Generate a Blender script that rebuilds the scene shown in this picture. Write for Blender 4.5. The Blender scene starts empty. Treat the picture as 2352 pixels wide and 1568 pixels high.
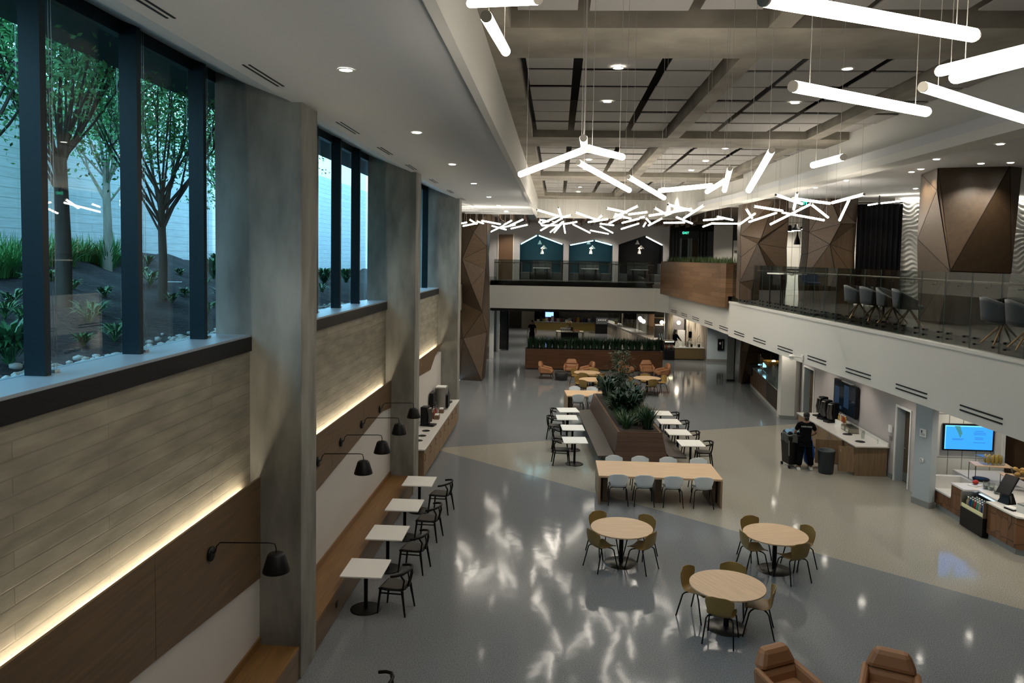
import bpy, bmesh, math, random
from mathutils import Vector, Matrix, Euler
from math import pi, sin, cos, radians as R
random.seed(11)
sc = bpy.context.scene
COL = sc.collection

# ------------------------------------------------------------------ camera
F_PX, PX, PY, EYE = 1767.0, 1176.0, 696.0, 6.2          # focal length in pixels of the 2352 px wide frame
def _ray(x, y): return Vector((x-PX, -(y-PY), -F_PX))
_d = _ray(1280, 592).normalized()
_v = _ray(650, 30000).normalized()
_u = -_v; _u = (_u - _d*_u.dot(_d)).normalized()
_r = _d.cross(_u)
ROT = Matrix((_r, _d, _u))
CAMP = Vector((0, 0, EYE))
cam_d = bpy.data.cameras.new('camera'); cam = bpy.data.objects.new('camera', cam_d); COL.objects.link(cam)
cam_d.sensor_width = 36; cam_d.lens = F_PX/2352*36; cam_d.shift_y = -(784-PY)/2352
cam_d.clip_start = 0.05; cam_d.clip_end = 400
cam.matrix_world = Matrix.Translation(CAMP) @ ROT.to_4x4()
sc.camera = cam
def wr(x, y): return ROT @ _ray(x, y)
def onz(x, y, z): r = wr(x, y); return CAMP + r*((z-EYE)/r.z)
def onx(x, y, X): r = wr(x, y); return CAMP + r*(X/r.x)
def ony(x, y, Y): r = wr(x, y); return CAMP + r*(Y/r.y)

# ------------------------------------------------------------------ light and exposure
sc.view_settings.view_transform = 'Standard'; sc.view_settings.look = 'None'
sc.view_settings.gamma = 1.0; sc.view_settings.use_curve_mapping = False
sc.view_settings.exposure = 1.3
w = bpy.data.worlds.new('overcast_sky'); sc.world = w; w.use_nodes = True
nt = w.node_tree; bg = nt.nodes['Background']
tc = nt.nodes.new('ShaderNodeTexCoord'); sep = nt.nodes.new('ShaderNodeSeparateXYZ')
rp = nt.nodes.new('ShaderNodeValToRGB')
nt.links.new(tc.outputs['Generated'], sep.inputs[0]); nt.links.new(sep.outputs['Z'], rp.inputs[0])
rp.color_ramp.elements[0].color = (.10, .16, .20, 1); rp.color_ramp.elements[0].position = 0.0
rp.color_ramp.elements[1].color = (.27, .55, .78, 1); rp.color_ramp.elements[1].position = .35
nt.links.new(rp.outputs[0], bg.inputs[0]); bg.inputs[1].default_value = 4.2
TUBE_L, DOWN_L, SPOT_W = 8.5, 12.0, 42.0
cy = sc.cycles
cy.max_bounces = 7; cy.diffuse_bounces = 3; cy.glossy_bounces = 4; cy.transmission_bounces = 6; cy.transparent_max_bounces = 14
cy.sample_clamp_indirect = 4; cy.caustics_reflective = False; cy.caustics_refractive = False
cy.use_denoising = True

# ------------------------------------------------------------------ materials
MATS = {}
def N(m, t, **k):
    n = m.node_tree.nodes.new('ShaderNode'+t)
    for a, b in k.items():
        if a in n.inputs.keys(): n.inputs[a].default_value = b
        else: setattr(n, a, b)
    return n
def mat(name, col, rough=.5, metal=0, spec=None, noise=None, bump=None, coat=0):
    """noise=(scale xyz, amount, detail); bump=(scale xyz, strength, distance)"""
    if name in MATS: return MATS[name]
    m = bpy.data.materials.new(name); m.use_nodes = True; MATS[name] = m
    L = m.node_tree.links; b = m.node_tree.nodes['Principled BSDF']
    b.inputs['Base Color'].default_value = (*col, 1); b.inputs['Roughness'].default_value = rough
    b.inputs['Metallic'].default_value = metal
    if spec is not None: b.inputs['Specular IOR Level'].default_value = spec
    if coat: b.inputs['Coat Weight'].default_value = coat
    if noise or bump:
        t = N(m, 'TexCoord')
    if noise:
        mp = N(m, 'Mapping'); mp.inputs['Scale'].default_value = noise[0]
        L.new(t.outputs['Object'], mp.inputs[0])
        nz = N(m, 'TexNoise'); nz.inputs['Scale'].default_value = 1; nz.inputs['Detail'].default_value = noise[2]
        L.new(mp.outputs[0], nz.inputs['Vector'])
        cr = N(m, 'ValToRGB'); a = noise[1]
        cr.color_ramp.elements[0].position = .3; cr.color_ramp.elements[1].position = .7
        cr.color_ramp.elements[0].color = (*[max(0, c*(1-a)) for c in col], 1)
        cr.color_ramp.elements[1].color = (*[min(1, c*(1+a)) for c in col], 1)
        L.new(nz.outputs['Fac'], cr.inputs[0]); L.new(cr.outputs[0], b.inputs['Base Color'])
    if bump:
        mp = N(m, 'Mapping'); mp.inputs['Scale'].default_value = bump[0]
        L.new(t.outputs['Object'], mp.inputs[0])
        nz = N(m, 'TexNoise'); nz.inputs['Scale'].default_value = 1; nz.inputs['Detail'].default_value = 3
        L.new(mp.outputs[0], nz.inputs['Vector'])
        bp = N(m, 'Bump'); bp.inputs['Strength'].default_value = bump[1]; bp.inputs['Distance'].default_value = bump[2]
        L.new(nz.outputs['Fac'], bp.inputs['Height']); L.new(bp.outputs[0], b.inputs['Normal'])
    return m
def emit(name, col, s):
    if name in MATS: return MATS[name]
    m = bpy.data.materials.new(name); m.use_nodes = True; MATS[name] = m
    b = m.node_tree.nodes['Principled BSDF']; b.inputs['Base Color'].default_value = (*[c*.3 for c in col], 1)
    b.inputs['Emission Color'].default_value = (*col, 1); b.inputs['Emission Strength'].default_value = s
    return m
def glass(name, tint, ior=1.5, rough=.0):
    m = bpy.data.materials.new(name); m.use_nodes = True; MATS[name] = m
    n = m.node_tree.nodes; L = m.node_tree.links
    out = [x for x in n if x.type == 'OUTPUT_MATERIAL'][0]
    tr = N(m, 'BsdfTransparent'); tr.inputs[0].default_value = (*tint, 1)
    gl = N(m, 'BsdfGlossy'); gl.inputs['Roughness'].default_value = rough
    fr = N(m, 'Fresnel'); ge = N(m, 'NewGeometry'); mi = N(m, 'Mix')          # same reflectance from both sides of the pane
    mi.inputs[2].default_value = ior; mi.inputs[3].default_value = 1/ior; L.new(ge.outputs['Backfacing'], mi.inputs[0]); L.new(mi.outputs[0], fr.inputs[0])
    mx = N(m, 'MixShader'); L.new(fr.outputs[0], mx.inputs[0]); L.new(tr.outputs[0], mx.inputs[1]); L.new(gl.outputs[0], mx.inputs[2])
    L.new(mx.outputs[0], out.inputs[0])
    return m
def planks(name, c1, c2, horiz_axis, w, l, rough=.45, groove=.35, mortar=.006, grain=.22, bumpd=.0, smooth=0., gs=(1.2, 24, 1), off=.37):
    """boards running along one axis: brick texture in the plane (horiz_axis, z)"""
    m = bpy.data.materials.new(name); m.use_nodes = True; MATS[name] = m
    L = m.node_tree.links; b = m.node_tree.nodes['Principled BSDF']; b.inputs['Roughness'].default_value = rough
    t = N(m, 'TexCoord'); s = N(m, 'SeparateXYZ'); L.new(t.outputs['Object'], s.inputs[0])
    c = N(m, 'CombineXYZ')
    if horiz_axis == 'vert':                       # boards run up
        L.new(s.outputs['Z'], c.inputs['X'])
        ad = N(m, 'Math', operation='ADD'); L.new(s.outputs['X'], ad.inputs[0]); L.new(s.outputs['Y'], ad.inputs[1]); L.new(ad.outputs[0], c.inputs['Y'])
    else:
        if horiz_axis == 'XY':
            ad = N(m, 'Math', operation='ADD'); L.new(s.outputs['X'], ad.inputs[0]); L.new(s.outputs['Y'], ad.inputs[1]); L.new(ad.outputs[0], c.inputs['X'])
        else: L.new(s.outputs[horiz_axis], c.inputs['X'])
        L.new(s.outputs['Z'], c.inputs['Y'])
    br = N(m, 'TexBrick'); br.inputs['Scale'].default_value = 1; br.inputs['Brick Width'].default_value = l; br.inputs['Row Height'].default_value = w
    br.inputs['Mortar Size'].default_value = mortar; br.inputs['Mortar Smooth'].default_value = .1 + smooth
    br.inputs['Color1'].default_value = (*c1, 1); br.inputs['Color2'].default_value = (*c2, 1)
    br.inputs['Mortar'].default_value = (*[x*groove for x in c1], 1); br.offset = off
    L.new(c.outputs[0], br.inputs['Vector'])
    mp = N(m, 'Mapping'); mp.inputs['Scale'].default_value = gs; L.new(c.outputs[0], mp.inputs[0])
    nz = N(m, 'TexNoise'); nz.inputs['Scale'].default_value = 1.6; nz.inputs['Detail'].default_value = 5; L.new(mp.outputs[0], nz.inputs['Vector'])
    mr = N(m, 'MapRange'); mr.inputs[3].default_value = 1-grain; mr.inputs[4].default_value = 1+grain; mr.inputs[1].default_value=.3; mr.inputs[2].default_value=.7
    L.new(nz.outputs['Fac'], mr.inputs[0])
    mx = N(m, 'MixRGB', blend_type='MULTIPLY'); mx.inputs[0].default_value = 1
    L.new(br.outputs[0], mx.inputs[1]); L.new(mr.outputs[0], mx.inputs[2]); L.new(mx.outputs[0], b.inputs['Base Color'])
    if bumpd:
        bp = N(m, 'Bump'); bp.inputs['Strength'].default_value = .6; bp.inputs['Distance'].default_value = bumpd
        g = N(m, 'RGBToBW'); L.new(mx.outputs[0], g.inputs[0]); L.new(g.outputs[0], bp.inputs['Height']); L.new(bp.outputs[0], b.inputs['Normal'])
    return m

WHITE = mat('white_paint', (.72, .71, .66), .6)
SOFFIT = mat('soffit_paint', (.62, .63, .63), .7)
GREYP = mat('grey_blue_paint', (.42, .48, .51), .6)
MAUVE = mat('warm_grey_paint', (.50, .46, .45), .65)
BASEG = mat('grey_baseboard', (.25, .26, .25), .5)
CONC = mat('cast_concrete', (.235, .23, .205), .75, noise=((2.6, 2.6, .8), .38, 8), bump=((5, 5, 1.5), .25, .02))
BEAMC = mat('beam_concrete', (.30, .27, .22), .75, noise=((1.2, 1.2, 2.2), .3, 6), bump=((4, 4, 4), .3, .02))
DARK = mat('dark_ceiling_void', (.018, .018, .019), .8)
PANELC = mat('acoustic_panel', (.40, .385, .36), .85)
BLACK = mat('black_metal', (.005, .005, .006), .42, spec=.25)
BLACKW = mat('black_stained_wood', (.004, .0035, .0035), .5, spec=.25)
FRAME = mat('dark_blue_window_metal', (.005, .016, .023), .4, spec=.25)
STEEL = mat('brushed_steel', (.5, .5, .48), .3, metal=1)
TWHITE = mat('white_laminate', (.86, .86, .83), .35)
QUARTZ = mat('white_quartz', (.72, .71, .68), .18)
OAKT = mat('pale_oak_tabletop', (.60, .42, .26), .42, noise=((1.5, 30, 30), .12, 4))
OLIVE = mat('olive_plastic', (.27, .175, .05), .42)
WPLAST = mat('white_plastic', (.74, .80, .84), .38)
TAN = mat('tan_leather', (.33, .155, .07), .5, bump=((40, 40, 40), .12, .003))
BENCHW = mat('oak_bench', (.20, .105, .035), .42, noise=((30, 1.2, 30), .25, 5))
PANELW = mat('walnut_panel', (.135, .082, .04), .42, noise=((22, 1.0, 22), .22, 5))
CABW = mat('cabinet_veneer', (.24, .155, .085), .5, noise=((26, 26, 1.6), .22, 5))
DOORW = mat('dark_door_veneer', (.085, .055, .028), .45, noise=((26, 26, 1.2), .25, 5))
FWOOD = [mat('faceted_veneer', (.075, .047, .024), .45, noise=((20, 20, 1.5), .18, 5)),
         mat('faceted_veneer_diagonal', (.052, .032, .016), .45, noise=((9, 20, 9), .18, 5)),
         mat('faceted_veneer_cross', (.10, .064, .036), .45, noise=((1.5, 20, 20), .18, 5))]
WALNUT = planks('walnut_planks', (.115, .048, .02), (.075, .03, .012), 'XY', .115, 1.9, .4, .3)
WALNUTD = planks('planter_boards', (.075, .036, .018), (.05, .024, .012), 'XY', .13, 1.6, .38, .45)
BOARD = planks('board_formed_concrete', (.265, .245, .195), (.215, .20, .155), 'Y', .15, 3.6, .8, .72, .010, .24, .04, .4, (.9, 4.2, 1))
BOARDX = planks('garden_board_concrete', (.66, .74, .78), (.58, .66, .71), 'Y', .2, 3.5, .8, .7, .01, .15)
TILE = planks('white_wall_tile', (.72, .72, .67), (.70, .70, .66), 'vert', .36, 1.15, .25, .35, .012, .02, off=0)
SOIL = mat('potting_soil', (.03, .02, .014), .9)
MULCH = mat('dark_mulch', (.0085, .0065, .008), 1.0, noise=((9, 9, 9), .9, 6), bump=((14, 14, 14), 1, .06))
STONE = mat('pale_river_stone', (.40, .42, .40), .6)
LEAFD = mat('dark_leaf', (.016, .046, .02), .6, spec=.3)
LEAFG = mat('bright_leaf', (.055, .16, .05), .5)
TREEL = mat('hornbeam_leaf', (.10, .36, .12), .5)
BARK = mat('grey_bark', (.06, .05, .04), .85, noise=((12, 12, 2), .3, 5))
BARKL = mat('pale_bark', (.33, .31, .26), .85, noise=((12, 12, 2), .3, 5))
CURT = mat('black_curtain_cloth', (.005, .005, .006), .9, spec=.1)
TEAL = mat('teal_paint', (.012, .085, .12), .6)
TEALD = mat('near_black_paint', (.006, .006, .008), .6)
SEATG = mat('grey_upholstery', (.075, .085, .088), .7)
SHELLG = mat('charcoal_shell', (.035, .045, .05), .5)
SKIN = mat('skin', (.25, .13, .08), .5)
CLOTHB = mat('black_cloth', (.004, .004, .006), .9, spec=.1)
HAIR = mat('black_hair', (.006, .005, .005), .45)
GLASSW = glass('window_glass', (.90, .97, .97), 1.55)
GLASSB = glass('balustrade_glass', (.60, .64, .63), 1.55)
GLASSC = glass('clear_case_glass', (.85, .88, .87), 1.45)
TUBE = emit('glowing_tube', (1, .915, .79), TUBE_L)
LENS = emit('downlight_lens', (1, .93, .80), DOWN_L)
COVE = emit('warm_led_strip', (1, .83, .58), 9)
COVEW = emit('warm_cove_strip', (1, .85, .62), 26)
COOLED = emit('cool_led_strip', (.45, .92, 1), 6)
EXITG = emit('green_exit_sign', (.05, .9, .45), 1.5)
SCREENB = emit('blue_menu_screen', (.045, .33, .95), 1.0)
GLOBE = emit('warm_globe_glass', (1, .86, .62), 7)

# terrazzo floor: blue-grey with a lighter wedge, edges of the pour as straight lines
def floor_mat():
    m = bpy.data.materials.new('polished_terrazzo'); m.use_nodes = True
    L = m.node_tree.links; b = m.node_tree.nodes['Principled BSDF']
    t = N(m, 'TexCoord'); s = N(m, 'SeparateXYZ'); L.new(t.outputs['Object'], s.inputs[0])
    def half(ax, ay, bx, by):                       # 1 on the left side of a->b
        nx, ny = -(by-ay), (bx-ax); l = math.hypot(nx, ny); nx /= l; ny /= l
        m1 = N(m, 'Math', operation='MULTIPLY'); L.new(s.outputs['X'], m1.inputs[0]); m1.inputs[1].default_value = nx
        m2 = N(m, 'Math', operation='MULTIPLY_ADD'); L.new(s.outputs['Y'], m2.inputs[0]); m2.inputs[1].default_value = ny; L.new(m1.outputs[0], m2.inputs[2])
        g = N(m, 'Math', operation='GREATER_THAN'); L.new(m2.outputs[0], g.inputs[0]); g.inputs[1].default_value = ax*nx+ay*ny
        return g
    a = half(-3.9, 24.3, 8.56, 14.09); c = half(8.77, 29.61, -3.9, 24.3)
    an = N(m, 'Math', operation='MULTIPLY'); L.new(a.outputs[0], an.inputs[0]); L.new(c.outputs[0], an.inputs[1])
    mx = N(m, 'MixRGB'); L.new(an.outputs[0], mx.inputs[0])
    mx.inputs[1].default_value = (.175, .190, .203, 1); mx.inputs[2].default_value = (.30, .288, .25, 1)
    vo = N(m, 'TexNoise'); vo.inputs['Scale'].default_value = 55; vo.inputs['Detail'].default_value = 3; L.new(t.outputs['Object'], vo.inputs['Vector'])
    mr = N(m, 'MapRange'); mr.inputs[1].default_value = .3; mr.inputs[2].default_value = .7; mr.inputs[3].default_value = .6; mr.inputs[4].default_value = 1.4
    L.new(vo.outputs['Fac'], mr.inputs[0])
    mu = N(m, 'MixRGB', blend_type='MULTIPLY'); mu.inputs[0].default_value = 1; L.new(mx.outputs[0], mu.inputs[1]); L.new(mr.outputs[0], mu.inputs[2])
    L.new(mu.outputs[0], b.inputs['Base Color'])
    b.inputs['Roughness'].default_value = .085; b.inputs['Specular IOR Level'].default_value = .28
    nz = N(m, 'TexNoise'); nz.inputs['Scale'].default_value = 4.2; nz.inputs['Detail'].default_value = 1.5; L.new(t.outputs['Object'], nz.inputs['Vector'])
    bp = N(m, 'Bump'); bp.inputs['Strength'].default_value = .35; bp.inputs['Distance'].default_value = .0030
    L.new(nz.outputs['Fac'], bp.inputs['Height']); L.new(bp.outputs[0], b.inputs['Normal'])
    return m
TERR = floor_mat()

# ------------------------------------------------------------------ mesh helpers
class MB:
    def __init__(s): s.v = []; s.f = []; s.sm = []; s.mi = []; s.M = Matrix.Identity(4); s.cm = 0
    def add(s, vs, fs, smooth=False):
        o = len(s.v); s.v += [s.M @ Vector(v) for v in vs]
        for f in fs: s.f.append([i+o for i in f]); s.sm.append(smooth); s.mi.append(s.cm)
        return s
    def box(s, x0, x1, y0, y1, z0, z1):
        return s.add([(x0,y0,z0),(x1,y0,z0),(x1,y1,z0),(x0,y1,z0),(x0,y0,z1),(x1,y0,z1),(x1,y1,z1),(x0,y1,z1)],
              [(3,2,1,0),(4,5,6,7),(0,1,5,4),(1,2,6,5),(2,3,7,6),(3,0,4,7)])
    def prism(s, pts, z0, z1):
        n = len(pts); return s.add([(x,y,z0) for x,y in pts]+[(x,y,z1) for x,y in pts],
              [tuple(range(n))[::-1], tuple(range(n,2*n))]+[(i,(i+1)%n,n+(i+1)%n,n+i) for i in range(n)])
    def hull2(s, bot, top):
        n = len(bot); return s.add(list(bot)+list(top),
              [tuple(range(n))[::-1], tuple(range(n,2*n))]+[(i,(i+1)%n,n+(i+1)%n,n+i) for i in range(n)])
    def tube(s, pts, r, n=8, r2=None, cap=True):
        pts = [Vector(p) for p in pts]; rings = []; vs = []
        up = Vector((0,0,1))
        for i, p in enumerate(pts):
            d = (pts[min(i+1,len(pts)-1)]-pts[max(i-1,0)]).normalized()
            a = d.cross(up)
            if a.length < .05: a = d.cross(Vector((1,0,0)))
            a.normalize(); b = a.cross(d)
            rr = r if r2 is None else r + (r2-r)*i/(len(pts)-1)
            vs += [p + (a*cos(2*pi*k/n)+b*sin(2*pi*k/n))*rr for k in range(n)]
        fs = [(i*n+k, i*n+(k+1)%n, (i+1)*n+(k+1)%n, (i+1)*n+k) for i in range(len(pts)-1) for k in range(n)]
        s.add(vs, fs, True)
        if cap:
            o = len(pts)-1
            s.add([vs[k] for k in range(n)]+[vs[o*n+k] for k in range(n)], [tuple(range(n)), tuple(range(n,2*n))[::-1]])
        return s
    def lathe(s, prof, c=(0,0,0), n=24, smooth=True):
        vs = [(c[0]+r*cos(2*pi*k/n), c[1]+r*sin(2*pi*k/n), c[2]+z) for r, z in prof for k in range(n)]
        fs = [(i*n+k, i*n+(k+1)%n, (i+1)*n+(k+1)%n, (i+1)*n+k) for i in range(len(prof)-1) for k in range(n)]
        return s.add(vs, fs, smooth)
    def disc(s, r, z0, z1, c=(0,0), n=32):
        return s.prism([(c[0]+r*cos(2*pi*k/n), c[1]+r*sin(2*pi*k/n)) for k in range(n)], z0, z1)
    def grid(s, fn, nu, nv, smooth=True):
        vs = [fn(i/nu, j/nv) for i in range(nu+1) for j in range(nv+1)]
        fs = [(i*(nv+1)+j, (i+1)*(nv+1)+j, (i+1)*(nv+1)+j+1, i*(nv+1)+j+1) for i in range(nu) for j in range(nv)]
        return s.add(vs, fs, smooth)
    def ball(s, c, r, n=12):
        rx, ry, rz = r if isinstance(r, tuple) else (r, r, r); m = n//2
        vs = [(c[0]+rx*sin(pi*i/m)*cos(2*pi*k/n), c[1]+ry*sin(pi*i/m)*sin(2*pi*k/n), c[2]+rz*cos(pi*i/m)) for i in range(m+1) for k in range(n)]
        fs = [(i*n+k, (i+1)*n+k, (i+1)*n+(k+1)%n, i*n+(k+1)%n) for i in range(m) for k in range(n)]
        return s.add(vs, fs, True)
    def build(s, name, m, parent=None, bevel=0, solid=0, subsurf=0, fix=True):
        me = bpy.data.meshes.new(name); me.from_pydata([tuple(v) for v in s.v], [], s.f)
        for p, a, b in zip(me.polygons, s.sm, s.mi): p.use_smooth = a; p.material_index = b
        for mm in (m if isinstance(m, list) else [m]): me.materials.append(mm)
        if fix:
            bm = bmesh.new(); bm.from_mesh(me); bmesh.ops.recalc_face_normals(bm, faces=bm.faces); bm.to_mesh(me); bm.free()
        o = bpy.data.objects.new(name, me); COL.objects.link(o)
        if parent: o.parent = parent
        if solid:
            q = o.modifiers.new('s', 'SOLIDIFY'); q.thickness = solid; q.offset = 0
        if bevel:
            q = o.modifiers.new('b', 'BEVEL'); q.width = bevel; q.segments = 2; q.limit_method = 'ANGLE'
        if subsurf:
            q = o.modifiers.new('u', 'SUBSURF'); q.levels = subsurf; q.render_levels = subsurf
        return o
def BX(name, m, a, parent=None, bevel=0): return MB().box(*a).build(name, m, parent, bevel)
def tag(o, label=None, cat=None, group=None, kind=None):
    if label: o['label'] = label
    if cat: o['category'] = cat
    if group: o['group'] = group
    if kind: o['kind'] = kind
    return o
def thing(name, label, cat, loc=(0,0,0), rz=0, group=None):
    o = bpy.data.objects.new(name, None); COL.objects.link(o); o.empty_display_size = .1
    o.location = loc; o.rotation_euler = (0,0,rz); return tag(o, label, cat, group)
def struct(o): o['kind'] = 'structure'; return o
def dup(root, loc, rz, label=None, group=None, parent=None):
    r = root.copy(); COL.objects.link(r)
    if parent is None:
        r.location = loc; r.rotation_euler = (0,0,rz)
        if label: r['label'] = label
        if group: r['group'] = group
    else: r.parent = parent
    for ch in list(root.children): dup(ch, None, 0, parent=r)
    return r
class Proto:
    """first use moves the built thing itself, later uses copy it"""
    def __init__(s, root): s.r = root; s.used = False
    def put(s, loc, rz, label, group=None):
        if not s.used:
            s.used = True; s.r.location = loc; s.r.rotation_euler = (0,0,rz); tag(s.r, label, None, group); return s.r
        return dup(s.r, loc, rz, label, group)
ORD = ['nearest', 'second', 'third', 'fourth', 'fifth', 'sixth', 'seventh', 'eighth', 'ninth', 'tenth', 'eleventh', 'twelfth', 'thirteenth']
def spot(name, loc, parent, power, size=120, col=(1,.90,.76), r=.05, blend=.6):
    l = bpy.data.lights.new(name, 'SPOT'); l.energy = power; l.spot_size = R(size); l.spot_blend = blend; l.color = col; l.shadow_soft_size = r
    o = bpy.data.objects.new(name, l); COL.objects.link(o); o.location = loc
    if parent: o.parent = parent
    return o
def text(body, size, m, parent, loc, rot, name='lettering', extrude=.003):
    cu = bpy.data.curves.new(name, 'FONT'); cu.body = body; cu.size = size; cu.extrude = extrude; cu.align_x = 'CENTER'; cu.align_y = 'CENTER'
    c = bpy.data.objects.new('tmp', cu); COL.objects.link(c)
    me = bpy.data.meshes.new_from_object(c.evaluated_get(bpy.context.evaluated_depsgraph_get())); bpy.data.objects.remove(c)
    me.materials.clear(); me.materials.append(m)
    o = bpy.data.objects.new(name, me); COL.objects.link(o); o.parent = parent; o.location = loc; o.rotation_euler = rot; return o
def area(name, loc, rot, sx, sy, power, col):
    l = bpy.data.lights.new(name, 'AREA'); l.shape = 'RECTANGLE'; l.size = sx; l.size_y = sy; l.energy = power; l.color = col
    o = bpy.data.objects.new(name, l); COL.objects.link(o); o.location = loc; o.rotation_euler = rot
    return o

# ================================================================== SHELL
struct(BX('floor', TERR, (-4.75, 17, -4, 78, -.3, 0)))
XW, XC = -4.35, -3.60
COLS = [(1.9, 2.6), (10.68, 11.38), (19.45, 20.15), (28.1, 28.75)]
struct(BX('wall_left', BOARD, (-4.75, XW, -4, 28.74, 0, 4.93)))
for k, (a, b) in enumerate(COLS[1:]):
    o = MB(); o.box(XW-.5, XC, a, b, 0, 8.72); o = o.build('concrete_column', CONC, bevel=.012)
    tag(o, kind='structure')
struct(BX('wall_left_end', WHITE, (-5.3, -5.0, 28.75, 50, 0, 8.6)))
struct(BX('wall_left_return', WHITE, (-5.3, XW, 28.76, 28.95, 0, 8.7)))
struct(BX('wall_behind_camera', WHITE, (-5, 17, -4.3, -4, 0, 10.2)))
struct(BX('wall_left_rear', CONC, (-5.0, XW, -4, 2.6, 4.93, 8.8)))
# windows: fins every 1.6 m, glass outside them, deep metal sill with a dark apron
bays = [(2.6, 10.68), (11.38, 19.45), (20.15, 28.1)]
fins = [3.55+1.6*k for k in range(16)]
for n, (a, b) in enumerate(bays):
    wn = MB().box(-4.95, XW+.015, a, b, 4.93, 5.03).build('window_%d' % (n+1), mat('pale_metal_sill', (.33, .40, .46), .38, metal=.3)); struct(wn)
    BX('apron', BLACK, (XW, XW+.03, a, b, 4.80, 5.0), wn)
    MB().box(-4.95, -4.83, a, b, 8.56, 8.8).build('head_frame', FRAME, wn)
    fs = [y for y in fins if a-.05 < y < b]
    ed = [a]+fs+[b]
    for y in fs:
        m = MB().box(-4.87, -4.67, y, y+.085, 5.03, 8.72); m.build('mullion', FRAME, wn)
        c = MB()
        for dy in (.2, .24): c.tube([(-4.72, y+dy, 5.04), (-4.72, y+dy, 8.7)], .0022, 5)
        c.build('blind_cable', STEEL, wn)
        BX('cable_anchor', STEEL, (-4.74, -4.70, y+.18, y+.26, 5.03, 5.06), wn)
    for i in range(len(ed)-1):
        if ed[i+1]-ed[i] > .2: BX('pane', GLASSW, (-4.90, -4.885, ed[i], ed[i+1], 5.03, 8.75), wn)
# exterior wall over the windows and roof overhang
struct(BX('wall_left_upper', FRAME, (-4.98, -4.83, -4, 39, 8.78, 10.2)))
struct(BX('roof_overhang', mat('overhang_soffit', (.035, .045, .06), .7), (-6.35, -4.98, -4, 40, 8.80, 9.1)))
# left soffit: slope at the window head, flat part, step by the hall ceiling
m = MB(); m.hull2([(-4.9,-4,8.74),(-3.75,-4,8.31),(-3.75,39,8.31),(-4.9,39,8.74)], [(-4.9,-4,8.80),(-3.75,-4,8.50),(-3.75,39,8.50),(-4.9,39,8.80)])
struct(m.build('ceiling_slope', SOFFIT))
struct(BX('ceiling_left', SOFFIT, (-3.75, -1.13, -4, 33.2, 8.30, 8.5)))
struct(BX('ceiling_left_far', SOFFIT, (-5.2, -1.13, 33.2, 38.9, 8.36, 8.5)))
struct(BX('trim_left', WHITE, (-1.13, -1.02, -4, 38.9, 8.25, 10.1)))
m = MB()
for y in (34.3, 36.2, 38.0): m.box(-4.6, -1.2, y, y+.12, 8.30, 8.36)
struct(m.build('ceiling_steps', SOFFIT))
# hall ceiling: dark void, cast beams, hung acoustic panels
struct(BX('ceiling_void', DARK, (-1.1, 9.0, -4, 39, 10.05, 10.3)))
struct(BX('roof_slab', DARK, (-5, 17, -4.3, 78, 10.3, 10.6)))
ZB = 9.15
for a, b in ((.9, 2.4), (10.10, 11.60), (19.10, 20.65), (28.05, 29.75), (37.0, 38.9)):
    struct(BX('ceiling_beam', BEAMC, (-1.02, 8.6, a, b, ZB, 10.05)))
for x0, x1 in ((-1.02, -.66), (2.60, 2.89), (5.92, 6.24)):
    struct(BX('ceiling_beam', BEAMC, (x0, x1, -4, 38.9, ZB+.004, 10.05)))
ys = [(2.5, 9.95), (11.75, 19.0), (20.75, 27.95), (29.85, 36.9)]
cofx = [[(-.56, .19), (.34, 1.56), (1.71, 2.47)], [(2.98, 3.67), (3.79, 4.92), (5.05, 5.82)], [(6.35, 7.1), (7.2, 8.4)]]
for a, b in ys:
    for cf in cofx:
        m = MB(); nrow = 6; p = (b-a)/nrow
        for x0, x1 in cf:
            for k in range(nrow):
                dz = random.uniform(-.012, .012)
                m.box(x0, x1, a+k*p+.075, a+(k+1)*p-.075, 9.30+dz, 9.32+dz)
        struct(m.build('ceiling_panel', PANELC))
    m = MB()
    for x0, x1 in ((-.66, -.60), (2.50, 2.60), (5.86, 5.92)): m.box(x0, x1, a, b, 9.5, 9.9)
    struct(m.build('ceiling_service_rail', DARK))
# end wall of the hall ceiling
struct(BX('wall_far_drop', WHITE, (-1.1, 6.2, 38.9, 39.1, 8.2, 10.05)))
# right side of the hall ceiling: an angled white drop with a lip
RS = [(8.0,-4),(7.25,4),(6.88,12),(6.6,20),(6.25,28),(5.75,32.5)]
RO = [(17,32.5),(17,-4)]
struct(MB().prism(RS+RO, 8.42, 8.6).build('ceiling_right', SOFFIT))
pr = [(x+.28, y) for x, y in RS]
m = MB().prism([(x+.30,y) for x,y in RS]+[(x+.42,y) for x,y in RS[::-1]], 8.3, 10.05); struct(m.build('trim_right_drop', WHITE))
m = MB().prism([(x,y) for x,y in RS]+[(x+.45,y) for x,y in RS[::-1]], 8.25, 8.42); struct(m.build('trim_right_lip', WHITE))
struct(BX('trim_far_right', WHITE, (5.1, 6.2, 32.5, 38.9, 8.25, 10.05)))
WCEIL = planks('ceiling_boards', (.075, .042, .024), (.055, .03, .018), 'XY', .3, 3, .5)
struct(BX('ceiling_upper_far', mat('ceiling_veneer', (.085, .045, .024), .5), (-4.9, 17, 38.95, 60, 8.42, 8.5)))
struct(BX('ceiling_upper_right', mat('ceiling_veneer', (.1, .05, .03), .5), (6.2, 17, 32.5, 38.95, 8.42, 8.5)))
m = MB()
x = -3.6
while x < 8.0:
    for y0 in (39.3, 41.2, 43.2, 45.2): m.box(x, x+.07, y0, y0+1.2, 8.14, 8.42)
    x += .62
struct(m.build('ceiling_battens', mat('batten_wood', (.17, .10, .06), .5)))

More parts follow.
